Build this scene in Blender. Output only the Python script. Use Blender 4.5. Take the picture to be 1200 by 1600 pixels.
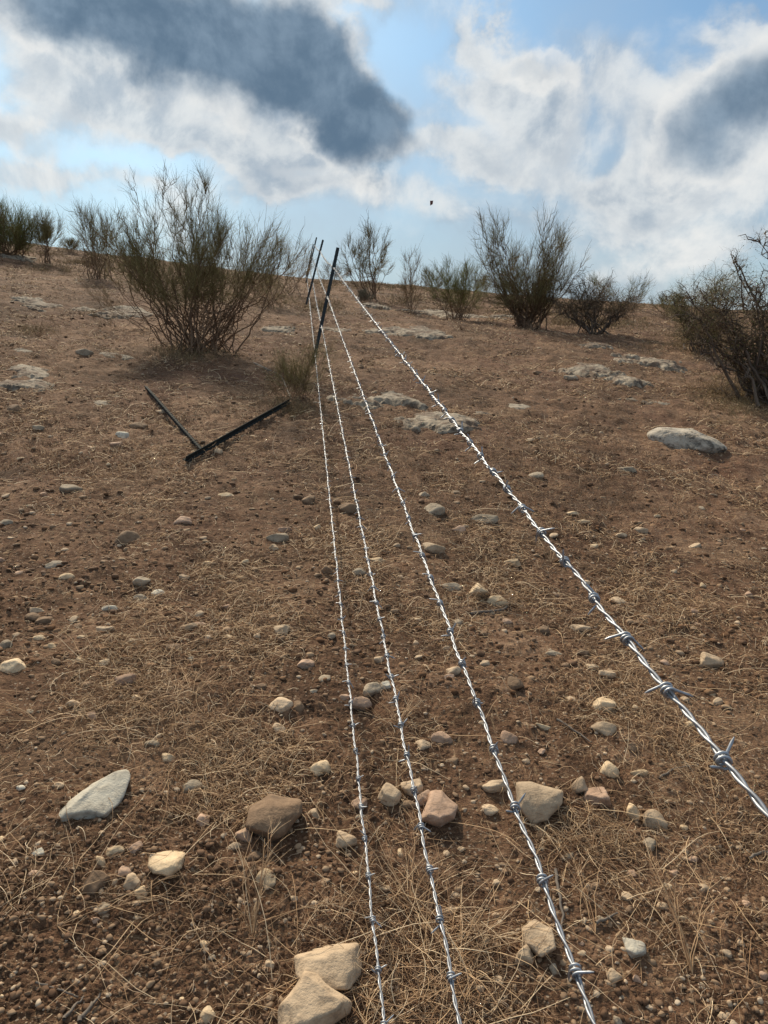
import bpy, bmesh, math, random
import numpy as np
from mathutils import Vector, Matrix

for o in list(bpy.data.objects):
    bpy.data.objects.remove(o)
scene = bpy.context.scene
COL = scene.collection
R = math.radians
random.seed(7)
rng = np.random.default_rng(11)

# ------------------------------------------------------------------ camera
PITCH = R(12.0)
CAMZ = 1.42
FPX = 1200.0                       # focal length in pixels of the 1200x1600 photograph
cam_d = bpy.data.cameras.new('camera')
cam_d.sensor_fit = 'VERTICAL'
cam_d.sensor_height = 24.0
cam_d.lens = 18.0
cam_d.clip_start = 0.02
cam_d.clip_end = 3000
cam = bpy.data.objects.new('camera', cam_d)
COL.objects.link(cam)
cam.location = (0, 0, CAMZ)
cam.rotation_euler = (R(90) - PITCH, 0, 0)
scene.camera = cam
CP, SP = math.cos(PITCH), math.sin(PITCH)


def cam2w(a, b, c):
    """camera offsets right/up/forward in metres to a world point"""
    return np.stack([a + 0 * c, c * CP + b * SP, CAMZ - c * SP + b * CP], -1)


def px_at(px, py, Z):
    px = np.asarray(px, float); py = np.asarray(py, float); Z = np.asarray(Z, float)
    return cam2w((px - 600) / FPX * Z, (800 - py) / FPX * Z, Z)


# ------------------------------------------------------------------ light
SUN_EL, SUN_AZ = R(38), R(-20)      # azimuth from +Y towards +X
scene.view_settings.view_transform = 'Standard'
scene.view_settings.look = 'None'
scene.view_settings.exposure = 0.08
scene.view_settings.gamma = 1.0
scene.render.resolution_x, scene.render.resolution_y = 768, 1024

sd = bpy.data.lights.new('sun', 'SUN')
sd.energy = 5.0
sd.angle = R(3.8)
sd.color = (1.0, 0.87, 0.68)
sun = bpy.data.objects.new('sun', sd)
COL.objects.link(sun)
sdir = Vector((math.sin(SUN_AZ) * math.cos(SUN_EL), math.cos(SUN_AZ) * math.cos(SUN_EL), math.sin(SUN_EL)))
sun.rotation_euler = sdir.to_track_quat('Z', 'Y').to_euler()

world = bpy.data.worlds.new('World')
scene.world = world
world.use_nodes = True
NT = world.node_tree
NT.nodes.clear()


class G:
    """tiny node-graph helper"""
    def __init__(s, nt): s.nt = nt

    def n(s, typ, ins=None, **props):
        nd = s.nt.nodes.new(typ)
        for k, v in props.items(): setattr(nd, k, v)
        for k, v in (ins or {}).items():
            sock = nd.inputs[k]
            if isinstance(v, bpy.types.NodeSocket): s.nt.links.new(v, sock)
            else: sock.default_value = v
        return nd

    def m(s, op, a, b=0.0, c=None, clamp=False):
        nd = s.n('ShaderNodeMath', {0: a, 1: b}, operation=op, use_clamp=clamp)
        if c is not None:
            if isinstance(c, bpy.types.NodeSocket): s.nt.links.new(c, nd.inputs[2])
            else: nd.inputs[2].default_value = c
        return nd.outputs[0]

    def ss(s, v, a, b, lo=0.0, hi=1.0):
        nd = s.n('ShaderNodeMapRange', {0: v, 1: a, 2: b, 3: lo, 4: hi}, interpolation_type='SMOOTHSTEP')
        return nd.outputs[0]

    def mix(s, f, a, b, blend='MIX'):
        nd = s.n('ShaderNodeMix', data_type='RGBA', blend_type=blend)
        for k, v in ((0, f), (6, a), (7, b)):
            if isinstance(v, bpy.types.NodeSocket): s.nt.links.new(v, nd.inputs[k])
            else: nd.inputs[k].default_value = v
        return nd.outputs[2]

    def noise(s, vec, scale, detail=6, rough=0.55, dist=0.0, col=False):
        nd = s.n('ShaderNodeTexNoise', {'Vector': vec, 'Scale': scale, 'Detail': detail, 'Roughness': rough, 'Distortion': dist})
        return nd.outputs['Color' if col else 'Fac']


g = G(NT)
tc = g.n('ShaderNodeTexCoord').outputs['Generated']
sky = g.n('ShaderNodeTexSky', sky_type='NISHITA', sun_disc=False)
sky.sun_elevation = SUN_EL
sky.sun_rotation = SUN_AZ
sky.air_density = 1.0
sky.dust_density = 1.2
sky.ozone_density = 1.6
sep = g.n('ShaderNodeSeparateXYZ', {0: tc})
az = g.m('ARCTAN2', sep.outputs[0], sep.outputs[1])
el = g.m('ARCSINE', sep.outputs[2])
uv = g.n('ShaderNodeCombineXYZ', {0: az, 1: el, 2: 0.0}).outputs[0]
w1 = g.n('ShaderNodeVectorMath', {0: g.noise(tc, 4.5, 7, 0.58, 0.0, True), 1: (.5, .5, .5)}, operation='SUBTRACT').outputs[0]
w1 = g.n('ShaderNodeVectorMath', {0: w1, 'Scale': 0.26}, operation='SCALE').outputs[0]
uvw = g.n('ShaderNodeVectorMath', {0: uv, 1: w1}, operation='ADD').outputs[0]
w2 = g.n('ShaderNodeVectorMath', {0: g.noise(tc, 3.0, 7, 0.56, 0.0, True), 1: (.5, .5, .5)}, operation='SUBTRACT').outputs[0]
w2 = g.n('ShaderNodeVectorMath', {0: w2, 'Scale': 0.30}, operation='SCALE').outputs[0]
uvs = g.n('ShaderNodeVectorMath', {0: uv, 1: w2}, operation='ADD').outputs[0]


def azel(px, py):
    d = px_at(px, py, 1.0) - np.array([0, 0, CAMZ])
    d = d / np.linalg.norm(d)
    return math.atan2(d[0], d[1]), math.asin(d[2])


def blobs(lst, src, r0=1.35):
    tot = None
    for (px, py, rx, ry, rot, w) in lst:
        a, e = azel(px, py)
        mp = g.n('ShaderNodeMapping', {'Vector': src, 'Location': (a, e, 0), 'Rotation': (0, 0, R(-rot)),
                                       'Scale': (rx / FPX * .93, ry / FPX * .93, 1)}, vector_type='TEXTURE')
        ln = g.n('ShaderNodeVectorMath', {0: mp.outputs[0]}, operation='LENGTH').outputs['Value']
        v = g.ss(ln, r0, 0.2, 0.0, w)
        tot = v if tot is None else g.m('ADD', tot, v)
    return tot


# cloud banks seen from the slope: direction on the sky, extent, tilt, weight
WHITE = [(90, 120, 130, 50, 25, .75), (20, 170, 90, 30, 10, .5), (260, 195, 150, 40, 28, .8), (390, 245, 110, 40, 25, .75),
         (470, 40, 90, 60, 55, .9), (560, 130, 80, 60, 50, .85), (640, 160, 70, 26, 10, .6),
         (770, 42, 40, 18, 25, .55), (800, 130, 115, 62, 8, 1.0), (690, 240, 115, 48, 5, .9), (860, 240, 130, 50, 10, .6),
         (975, 60, 85, 60, 20, .7), (1120, 190, 170, 110, -20, 1.05), (1190, 110, 90, 70, -40, .9), (1150, 10, 70, 20, 0, .5), (990, 255, 120, 55, 0, .7),
         (560, 330, 190, 42, 4, .6), (330, 90, 270, 120, 24, 1.0), (120, 0, 240, 70, 12, 1.0), (500, 190, 130, 80, 20, 1.0),
         (1100, 400, 160, 40, 0, .5), (840, 330, 180, 40, 0, .45), (230, 300, 160, 30, 5, .3), (560, 0, 60, 25, 10, .5), (900, 150, 90, 60, 0, .45), (60, 270, 120, 30, 0, .5), (1080, 330, 150, 40, 0, .5), (470, 300, 120, 30, 0, .5),
         (300, -220, 500, 130, 5, .8), (1000, -260, 420, 110, -5, .7), (1700, 120, 330, 120, 0, .9), (-500, 150, 330, 100, 0, .8)]
DARK = [(330, 75, 215, 80, 24, .8), (505, 175, 115, 70, 30, 1.0), (390, 40, 90, 60, 0, .35), (120, -10, 200, 50, 14, .7), (420, 120, 130, 74, 20, .4), (470, 20, 50, 40, 40, .15),
        (820, 150, 62, 26, 0, .42), (1165, 225, 120, 55, 0, .75), (1200, 130, 40, 45, 0, .35), 
        (990, 60, 50, 26, 10, .2), (960, 375, 150, 22, 0, .15), (90, 215, 120, 26, 8, .35), (600, 260, 60, 20, 0, .25),
        (300, -240, 380, 90, 5, .7), (1000, -260, 320, 80, -5, .6), (1700, 120, 260, 80, 0, .7), (-500, 130, 260, 70, 0, .7)]
def puff(vec):
    return g.noise(vec, 7.0, 8, 0.6, .25)


det = puff(tc)
det2 = g.noise(tc, 3.2, 6, 0.55)
sunv = Vector((math.sin(SUN_AZ) * math.cos(SUN_EL), math.cos(SUN_AZ) * math.cos(SUN_EL), math.sin(SUN_EL)))
tcs = g.n('ShaderNodeVectorMath', {0: tc, 1: (sunv.x * .022 - .004, 0, .022)}, operation='ADD').outputs[0]
dets = puff(tcs)
big = g.m('ADD', g.m('MULTIPLY', g.m('SUBTRACT', det, .5), 1.5), g.m('MULTIPLY', g.m('SUBTRACT', det2, .5), 1.5))
cov0 = g.m('ADD', g.m('ADD', blobs(WHITE, uvw), big), 0.0)
high = g.ss(el, .5, .9, 0, .9)  # cloud cover added overhead, out of view, to make the skylight less blue
veil = g.m('MULTIPLY', g.ss(g.m('ADD', el, g.m('MULTIPLY', g.m('SUBTRACT', det2, .5), .6)), .42, -.02), .85)
cov = g.ss(g.m('ADD', cov0, high), -.12, .95)
drk = g.ss(g.m('ADD', blobs(DARK, uvs, 1.65), g.m('ADD', g.m('MULTIPLY', g.m('SUBTRACT', det, .5), .55), g.m('MULTIPLY', g.m('SUBTRACT', det2, .5), .8))), -.05, 1.2)
SK = g.mix(1.0, sky.outputs[0], (.66, .90, 1.0, 1), 'MULTIPLY')
SK = g.mix(veil, SK, (4.1, 4.75, 5.5, 1))
relief = g.ss(g.m('SUBTRACT', det, dets), -.16, .16)            # billows: the side towards the sun is brighter
cl = g.mix(g.ss(g.m('ADD', g.m('MULTIPLY', relief, .55), g.m('MULTIPLY', det2, .7)), .3, .95), (3.3, 4.0, 4.8, 1), (7.3, 7.5, 7.5, 1))
base = g.mix(g.m('MULTIPLY', cov, .9), SK, cl)
rim = g.m('MULTIPLY', g.ss(cov0, .35, .75), g.ss(cov0, 1.25, .8))
base = g.mix(g.m('MULTIPLY', rim, .35), base, (8.0, 8.1, 8.0, 1))
darkc = g.mix(g.ss(g.m('ADD', g.m('MULTIPLY', relief, .3), g.m('MULTIPLY', det2, .9)), .42, .9), (1.0, 1.65, 2.45, 1), (2.3, 3.25, 4.3, 1))
rimd = g.m('MULTIPLY', g.ss(drk, .03, .16), g.ss(drk, .46, .20))
base = g.mix(g.m('MULTIPLY', rimd, g.ss(det, .40, .62, .05, .6)), base, (8.6, 8.5, 8.2, 1))
fin = g.mix(g.m('MULTIPLY', g.ss(drk, .06, 1.0), .96), base, darkc)
bg = g.n('ShaderNodeBackground', {'Color': fin, 'Strength': 0.1})
out = g.n('ShaderNodeOutputWorld', {'Surface': bg.outputs[0]})

# ------------------------------------------------------------------ noise helpers (numpy)
_perm = np.random.default_rng(3).permutation(256)
PERM = np.concatenate([_perm, _perm, _perm])
_ga = np.random.default_rng(4).uniform(0, 2 * np.pi, 256)
G2 = np.stack([np.cos(_ga), np.sin(_ga)], -1)
_g3 = np.random.default_rng(5).normal(size=(256, 3)); G3 = _g3 / np.linalg.norm(_g3, axis=1)[:, None]


def perlin2(x, y):
    xi = np.floor(x).astype(np.int64); yi = np.floor(y).astype(np.int64)
    xf = x - xi; yf = y - yi; xi &= 255; yi &= 255
    u = xf * xf * xf * (xf * (xf * 6 - 15) + 10); v = yf * yf * yf * (yf * (yf * 6 - 15) + 10)

    def gr(ix, iy, dx, dy):
        h = PERM[PERM[ix] + iy]
        return G2[h, 0] * dx + G2[h, 1] * dy
    a = gr(xi, yi, xf, yf); b = gr(xi + 1, yi, xf - 1, yf)
    c = gr(xi, yi + 1, xf, yf - 1); d = gr(xi + 1, yi + 1, xf - 1, yf - 1)
    return ((a + (b - a) * u) * (1 - v) + (c + (d - c) * u) * v) * 1.5


def perlin3(p):
    i = np.floor(p).astype(np.int64); f = p - i; i &= 255
    w = f * f * f * (f * (f * 6 - 15) + 10)
    res = 0
    for dx in (0, 1):
        for dy in (0, 1):
            for dz in (0, 1):
                h = PERM[PERM[PERM[i[:, 0] + dx] + i[:, 1] + dy] + i[:, 2] + dz]
                gr = G3[h]
                dot = gr[:, 0] * (f[:, 0] - dx) + gr[:, 1] * (f[:, 1] - dy) + gr[:, 2] * (f[:, 2] - dz)
                ww = (w[:, 0] if dx else 1 - w[:, 0]) * (w[:, 1] if dy else 1 - w[:, 1]) * (w[:, 2] if dz else 1 - w[:, 2])
                res = res + dot * ww
    return res * 1.4


def fbm3(p, o=4, lac=2.1, gain=.5):
    s = 0; a = 1
    for k in range(o):
        s = s + a * perlin3(p * (lac ** k) + 17.3 * k); a *= gain
    return s


# ------------------------------------------------------------------ terrain height
WV = np.array([-0.1067, 0.3683, 1.0])            # run of the fence, camera axes
SLOPE = 0.1445


def base_h(x, y):
    xw = .11 - .1012 * (np.clip(y, -20, 60) + .295)
    dx = x - xw
    z = CAMZ - 1.389 + SLOPE * (y + .295) - .078 * 26 * np.tanh(dx / 26)
    q = np.clip(y - 19, 0, 33)
    z = z - .0042 * q * q - np.clip(y - 52, 0, None) * .277
    z = z + np.clip(-y - 12, 0, None) * SLOPE
    z = z + .36 / (1 + np.exp(-(-x - 6.5) / 1.3))
    return z


def H0(x, y):
    """terrain without the crumbs"""
    x = np.asarray(x, float); y = np.asarray(y, float)
    z = base_h(x, y)
    r = np.hypot(x, y)
    near = np.clip(r / 6, .15, 1)
    dxf = x - (.11 - .1012 * (y + .295))
    near = near * (1 - .93 * np.exp(-(dxf / 1.4) ** 2))
    z = z + .16 * near * perlin2(x * .22 + 3.1, y * .22 + 7.7)
    z = z + .045 * np.clip(r / 3, .3, 1) * (1 - .6 * np.exp(-(dxf / 1.0) ** 2)) * perlin2(x * .7 + 11, y * .7 + 5)
    z = z + .018 * perlin2(x * 2.1 + 1, y * 2.1 + 2)
    z = z + .008 * perlin2(x * 5.3 + 31, y * 5.3 + 12)
    return z


def H(x, y):
    z = H0(x, y)
    r = np.hypot(x, y)
    m = .45 + .55 * np.clip(perlin2(x * 1.3 + 50, y * 1.3 + 50) * 1.4 + .5, 0, 1)
    fr = np.clip((r - 1.5) / 4, 0, 1)
    z = z + .020 * fr * m * np.abs(perlin2(x * 4.1 + 13, y * 4.1 + 7)) + .020 * fr * perlin2(x * 8.3 + 2, y * 8.3 + 6)
    z = z + .0075 * m * perlin2(x * 14 + 3, y * 14 + 9)
    z = z + .0085 * m * np.abs(perlin2(x * 27 + 8, y * 27 + 4))
    hf = np.clip(1 - (r - 5) / 6, 0, 1)
    z = z + .0075 * m * hf * np.abs(perlin2(x * 60 + 5, y * 60 + 1))
    z = z + .0030 * m * hf * perlin2(x * 130 + 5, y * 130 + 1)
    return z


def hit(px, py, f=H0):
    """where the lines of sight through the pixels meet the ground; returns points and depths"""
    px = np.atleast_1d(np.asarray(px, float)); py = np.atleast_1d(np.asarray(py, float))
    ts = np.geomspace(.6, 60, 260)
    d = np.stack([(px - 600) / FPX, np.full_like(px, 1.0) * CP + (800 - py) / FPX * SP, -SP + (800 - py) / FPX * CP], -1)
    X = d[:, None, 0] * ts; Y = d[:, None, 1] * ts; Z = CAMZ + d[:, None, 2] * ts
    below = Z < f(X, Y)
    ok = below.any(1)
    k = np.where(ok, below.argmax(1), len(ts) - 1); k = np.maximum(k, 1)
    a = ts[k - 1]; b = ts[k]
    for _ in range(12):
        mmid = (a + b) / 2
        bb = CAMZ + d[:, 2] * mmid < f(d[:, 0] * mmid, d[:, 1] * mmid)
        b = np.where(bb, mmid, b); a = np.where(bb, a, mmid)
    P = np.stack([d[:, 0] * b, d[:, 1] * b, CAMZ + d[:, 2] * b], -1)
    return P, b, ok


# ------------------------------------------------------------------ mesh helpers
def mk_mesh(name, V, F, mat=None, smooth=True):
    V = np.ascontiguousarray(V, np.float32).reshape(-1, 3); F = np.ascontiguousarray(F, np.int32)
    me = bpy.data.meshes.new(name)
    n, k = F.shape
    me.vertices.add(len(V)); me.vertices.foreach_set('co', V.ravel())
    me.loops.add(n * k); me.loops.foreach_set('vertex_index', F.ravel())
    me.polygons.add(n)
    me.polygons.foreach_set('loop_start', np.arange(0, n * k, k, dtype=np.int32))
    try: me.polygons.foreach_set('loop_total', np.full(n, k, np.int32))
    except Exception: pass
    me.polygons.foreach_set('use_smooth', np.full(n, smooth, bool))
    me.update(calc_edges=True)
    me.validate()
    if mat: me.materials.append(mat)
    return me


def obj(name, me, parent=None, loc=None):
    o = bpy.data.objects.new(name, me)
    COL.objects.link(o)
    if loc is not None: o.location = Vector([float(c) for c in loc])
    if parent is not None: o.parent = parent
    return o


def tag(o, label, cat, group=None, kind=None):
    if label: o['label'] = label
    if cat: o['category'] = cat
    if group: o['group'] = group
    if kind: o['kind'] = kind
    return o


def tubes(P, Rr, sides=3):
    P = np.asarray(P, float); Rr = np.asarray(Rr, float)
    N, K, _ = P.shape
    t = P[:, -1] - P[:, 0]
    t /= np.linalg.norm(t, axis=1)[:, None] + 1e-9
    ref = np.where(np.abs(t[:, 2:3]) > .85, np.array([[1., .2, 0]]), np.array([[0, 0, 1.]]))
    a = np.cross(t, ref); a /= np.linalg.norm(a, axis=1)[:, None] + 1e-9
    b = np.cross(t, a)
    ang = np.arange(sides) * 2 * np.pi / sides
    off = a[:, None, None, :] * np.cos(ang)[None, None, :, None] + b[:, None, None, :] * np.sin(ang)[None, None, :, None]
    V = P[:, :, None, :] + off * Rr[:, :, None, None]
    V = V.reshape(-1, 3)
    i = np.arange(N)[:, None, None] * K * sides; j = np.arange(K - 1)[None, :, None] * sides; s = np.arange(sides)[None, None, :]
    s2 = (s + 1) % sides
    F = np.stack([i + j + s, i + j + s2, i + j + sides + s2, i + j + sides + s], -1).reshape(-1, 4)
    return V, F


def join(lst):
    Vs, Fs, o = [], [], 0
    for V, F in lst:
        Vs.append(V); Fs.append(F + o); o += len(V)
    return np.concatenate(Vs), np.concatenate(Fs)


_ico = {}
def ico(sub):
    if sub not in _ico:
        bm = bmesh.new(); bmesh.ops.create_icosphere(bm, subdivisions=sub, radius=1)
        V = np.array([v.co[:] for v in bm.verts]); F = np.array([[v.index for v in f.verts] for f in bm.faces])
        bm.free(); _ico[sub] = (V / np.linalg.norm(V, axis=1)[:, None], F)
    return _ico[sub]


def rock_verts(sub, seed, sharp=14, rough=.06, planes=13, freq=1.6):
    r = np.random.default_rng(seed)
    V, F = ico(sub)
    n = r.normal(size=(planes, 3)); n /= np.linalg.norm(n, axis=1)[:, None]
    d = r.uniform(.62, 1.0, planes)
    dot = np.maximum(V @ n.T, 0) / d
    rad = (np.sum(dot ** sharp, 1) + .8 ** sharp) ** (-1 / sharp)
    rad = np.minimum(rad, 1.2)
    rad = rad * (1 + rough * fbm3(V * freq + r.uniform(0, 50, 3), 5, 2.1, .52))
    W = V * rad[:, None]
    W -= (W.max(0) + W.min(0)) / 2
    W /= np.abs(W).max(0)
    return W, F


# ------------------------------------------------------------------ materials
def new_mat(name):
    m = bpy.data.materials.new(name); m.use_nodes = True
    nt = m.node_tree; nt.nodes.clear()
    gg = G(nt)
    b = gg.n('ShaderNodeBsdfPrincipled')
    o = gg.n('ShaderNodeOutputMaterial', {'Surface': b.outputs[0]})
    return m, gg, b


def c4(c): return (c[0], c[1], c[2], 1)


def link(gg, a, b): gg.nt.links.new(a, b)


def ramp(gg, f, stops):
    nd = gg.n('ShaderNodeValToRGB', {0: f})
    el_ = nd.color_ramp.elements
    while len(el_) < len(stops): el_.new(.5)
    for e, (p, c) in zip(el_, stops): e.position = p; e.color = c4(c)
    return nd.outputs[0]


def mat_soil():
    m, gg, b = new_mat('soil')
    P = gg.n('ShaderNodeNewGeometry').outputs['Position']
    n1 = gg.noise(P, .55, 4, .55); n2 = gg.noise(P, 3.1, 6, .6); n3 = gg.noise(P, 26, 6, .65); n4 = gg.noise(P, 120, 4, .7)
    f = gg.m('ADD', gg.m('MULTIPLY', n1, .35), gg.m('ADD', gg.m('MULTIPLY', n2, .35), gg.m('MULTIPLY', n3, .45)))
    col = ramp(gg, f, [(.40, (.024, .012, .007)), (.52, (.064, .032, .018)), (.61, (.145, .076, .043)), (.71, (.32, .20, .125))])
    # reddish loam patches higher on the slope
    red = gg.ss(gg.noise(P, .9, 4, .6), .48, .66)
    sepp = gg.n('ShaderNodeSeparateXYZ', {0: P})
    red = gg.m('MULTIPLY', red, gg.ss(sepp.outputs[1], 1.8, 5.5, 0.0, .75))
    col = gg.mix(red, col, gg.mix(n3, (.050, .022, .014, 1), (.165, .076, .047, 1)))
    grain = gg.ss(n4, .35, .75)
    col = gg.mix(gg.m('MULTIPLY', grain, .35), col, (.26, .165, .09, 1))
    patch = gg.noise(P, 1.35, 7, .68, .4)
    col = gg.mix(gg.m('MULTIPLY', gg.ss(patch, .53, .64), .6), col, (.22, .137, .082, 1))
    col = gg.mix(gg.m('MULTIPLY', gg.ss(patch, .44, .34), .5), col, (.040, .022, .014, 1))
    # pale grit
    vo = gg.n('ShaderNodeTexVoronoi', {'Vector': P, 'Scale': 95.0})
    keep = gg.ss(gg.n('ShaderNodeSeparateColor', {0: vo.outputs['Color']}).outputs[0], .80, .84)
    spot = gg.m('MULTIPLY', keep, gg.ss(vo.outputs['Distance'], .36, .22))
    col = gg.mix(gg.m('MULTIPLY', spot, .7), col, (.42, .34, .25, 1))
    # trampled straw dust: long fibres in two directions
    for k, (rot, sc) in enumerate(((.5, (9, 120, 60)), (-.7, (110, 10, 60)), (1.3, (12, 90, 50)))):
        mp = gg.n('ShaderNodeMapping', {'Vector': P, 'Rotation': (0, 0, rot), 'Scale': sc})
        fb = gg.noise(mp.outputs[0], 1.0, 3, .6, .6)
        fb = gg.m('MULTIPLY', gg.ss(fb, .57, .70), gg.ss(gg.noise(P, 1.6 + k, 4, .6), .38, .62))
        col = gg.mix(gg.m('MULTIPLY', fb, .7), col, (.40, .28, .165, 1))
    link(gg, col, b.inputs['Base Color'])
    b.inputs['Roughness'].default_value = .95
    b.inputs['Specular IOR Level'].default_value = .15
    h = gg.m('ADD', gg.m('MULTIPLY', n3, .9), gg.m('MULTIPLY', n4, .45))
    bu = gg.n('ShaderNodeBump', {'Height': h, 'Strength': 1.0, 'Distance': .022})
    link(gg, bu.outputs[0], b.inputs['Normal'])
    return m


def mat_rock(name, a, c, dark=(.1, .075, .055), amt=.35, scale=1.0, pit=.0):
    m, gg, b = new_mat(name)
    P = gg.n('ShaderNodeNewGeometry').outputs['Position']
    n1 = gg.noise(P, 9 * scale, 6, .6); n2 = gg.noise(P, 45 * scale, 6, .65); n3 = gg.noise(P, 230 * scale, 3, .6)
    rnd = gg.n('ShaderNodeObjectInfo').outputs['Random']
    col = gg.mix(gg.ss(gg.m('ADD', gg.m('MULTIPLY', n1, .6), gg.m('MULTIPLY', n2, .4)), .38, .64), c4(a), c4(c))
    col = gg.mix(gg.m('MULTIPLY', gg.ss(n2, .50, .68), amt), col, c4(dark))
    col = gg.mix(gg.m('MULTIPLY', gg.ss(n3, .5, .75), .22), col, c4([v * .6 for v in c]))
    hs = gg.n('ShaderNodeHueSaturation', {'Hue': .5, 'Saturation': 1.0, 'Value': gg.m('ADD', gg.m('MULTIPLY', rnd, .3), .85), 'Color': col})
    col = hs.outputs[0]
    h = gg.m('ADD', gg.m('MULTIPLY', n2, .6), gg.m('MULTIPLY', n3, .25))
    if name == 'weathered_limestone':
        sl = gg.ss(gg.noise(P, 4.5, 6, .65), .47, .58)
        col = gg.mix(gg.m('MULTIPLY', sl, .75), col, (.11, .065, .040, 1))
    if pit:
        vo = gg.n('ShaderNodeTexVoronoi', {'Vector': gg.mix(.12, P, gg.noise(P, 20, 3, .5, 0, True)), 'Scale': 22.0 * scale})
        pt = gg.ss(vo.outputs['Distance'], .42, .12)
        pt = gg.m('MULTIPLY', pt, gg.ss(n1, .42, .60))
        col = gg.mix(gg.m('MULTIPLY', pt, pit), col, (.07, .062, .052, 1))
        h = gg.m('SUBTRACT', h, gg.m('MULTIPLY', pt, .8))
    link(gg, col, b.inputs['Base Color'])
    b.inputs['Roughness'].default_value = .88
    b.inputs['Specular IOR Level'].default_value = .25
    bu = gg.n('ShaderNodeBump', {'Height': h, 'Strength': .8, 'Distance': .008 / scale})
    link(gg, bu.outputs[0], b.inputs['Normal'])
    return m


def mat_island(name, stops, rough=.85, spec=.2):
    """colour differs from straw to straw / pebble to pebble / twig to twig"""
    m, gg, b = new_mat(name)
    ge = gg.n('ShaderNodeNewGeometry')
    n = gg.noise(ge.outputs['Position'], 60, 3, .6)
    f = gg.m('ADD', gg.m('MULTIPLY', ge.outputs['Random Per Island'], .8), gg.m('MULTIPLY', n, .2))
    link(gg, ramp(gg, f, stops), b.inputs['Base Color'])
    b.inputs['Roughness'].default_value = rough
    b.inputs['Specular IOR Level'].default_value = spec
    return m


def mat_metal(name, col, metallic, rough, spec=.5, vary=.25):
    m, gg, b = new_mat(name)
    P = gg.n('ShaderNodeNewGeometry').outputs['Position']
    n = gg.noise(P, 130, 5, .6)
    link(gg, gg.mix(gg.ss(n, .35, .7), c4(col), c4([c * (1 - vary) for c in col])), b.inputs['Base Color'])
    b.inputs['Metallic'].default_value = metallic
    link(gg, gg.ss(n, .3, .7, rough - .06, rough + .1), b.inputs['Roughness'])
    b.inputs['Specular IOR Level'].default_value = spec
    return m


M_SOIL = mat_soil()
ROCKS = {
    'cream': mat_rock('cream_limestone', (.68, .52, .33), (.48, .35, .21), amt=.25),
    'tan': mat_rock('tan_stone', (.56, .42, .275), (.37, .27, .175), amt=.35),
    'brown': mat_rock('brown_stone', (.27, .18, .11), (.17, .108, .064), amt=.3),
    'pink': mat_rock('pinkish_stone', (.50, .34, .235), (.34, .22, .145), amt=.3),
    'grey': mat_rock('grey_stone', (.43, .35, .25), (.28, .22, .15), amt=.3),
    'white': mat_rock('white_stone', (.64, .59, .47), (.46, .41, .32), dark=(.17, .165, .155), amt=.45),
}
M_LIME = mat_rock('weathered_limestone', (.36, .30, .22), (.20, .155, .108), dark=(.06, .048, .038), amt=.8, scale=.45, pit=.75)
M_BOULDER = mat_rock('pitted_boulder', (.54, .47, .37), (.33, .28, .215), dark=(.07, .058, .046), amt=.75, scale=.45, pit=.8)
M_STRAW = mat_island('dry_straw', [(.0, (.15, .075, .036)), (.35, (.36, .215, .11)), (.65, (.66, .45, .25)), (1.0, (.92, .76, .52))], .7, .3)
M_LITTER = mat_island('plant_litter', [(.0, (.04, .021, .013)), (.35, (.12, .064, .036)), (.65, (.36, .225, .13)), (1.0, (.85, .66, .45))])
M_PEBBLE = mat_island('pebble', [(.0, (.08, .042, .022)), (.5, (.17, .098, .055)), (.78, (.32, .22, .135)), (1.0, (.70, .57, .41))])
M_GALV = mat_metal('galvanised_steel', (.36, .375, .395), .75, .5, .5, .3)
M_BARB = mat_metal('galvanised_barb', (.46, .485, .51), .75, .5, .5, .3)
M_POST = mat_metal('dark_painted_steel', (.022, .028, .027), .2, .5, .5, .4)
M_POST2 = mat_metal('dusty_painted_steel', (.026, .030, .028), .0, .85, .12, .4)
M_BARK = mat_island('broom_bark', [(.0, (.10, .060, .036)), (.5, (.17, .105, .062)), (1.0, (.27, .18, .11))])
M_DARKBARK = mat_island('thorn_bark', [(.0, (.07, .050, .037)), (.5, (.12, .088, .064)), (1.0, (.23, .18, .135))])
M_BROOM = mat_island('broom_twigs', [(.0, (.13, .098, .045)), (.4, (.22, .185, .08)), (.75, (.30, .265, .11)), (1.0, (.42, .34, .18))])
M_BROOMG = mat_island('green_broom_twigs', [(.0, (.12, .115, .042)), (.4, (.20, .20, .070)), (.75, (.28, .28, .10)), (1.0, (.38, .35, .16))])
M_BROOMD = mat_island('dry_broom_twigs', [(.0, (.14, .092, .048)), (.5, (.25, .18, .09)), (1.0, (.40, .31, .17))])
M_GREY = mat_island('grey_cushion_twigs', [(.0, (.10, .085, .055)), (.5, (.17, .15, .10)), (1.0, (.27, .24, .17))])
M_THORN = mat_island('thorn_twigs', [(.0, (.13, .09, .052)), (.5, (.24, .175, .105)), (1.0, (.42, .32, .21))])
M_LEAF = mat_island('small_leaves', [(.0, (.09, .10, .03)), (.5, (.15, .165, .045)), (.9, (.22, .25, .06)), (1.0, (.30, .36, .08))])
M_STICK = mat_island('dead_wood', [(.0, (.09, .07, .055)), (1.0, (.24, .20, .16))])
M_KITE, _gk, _bk = new_mat('dark_red_fabric')
_bk.inputs['Base Color'].default_value = (.16, .045, .04, 1); _bk.inputs['Roughness'].default_value = .7

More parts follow.
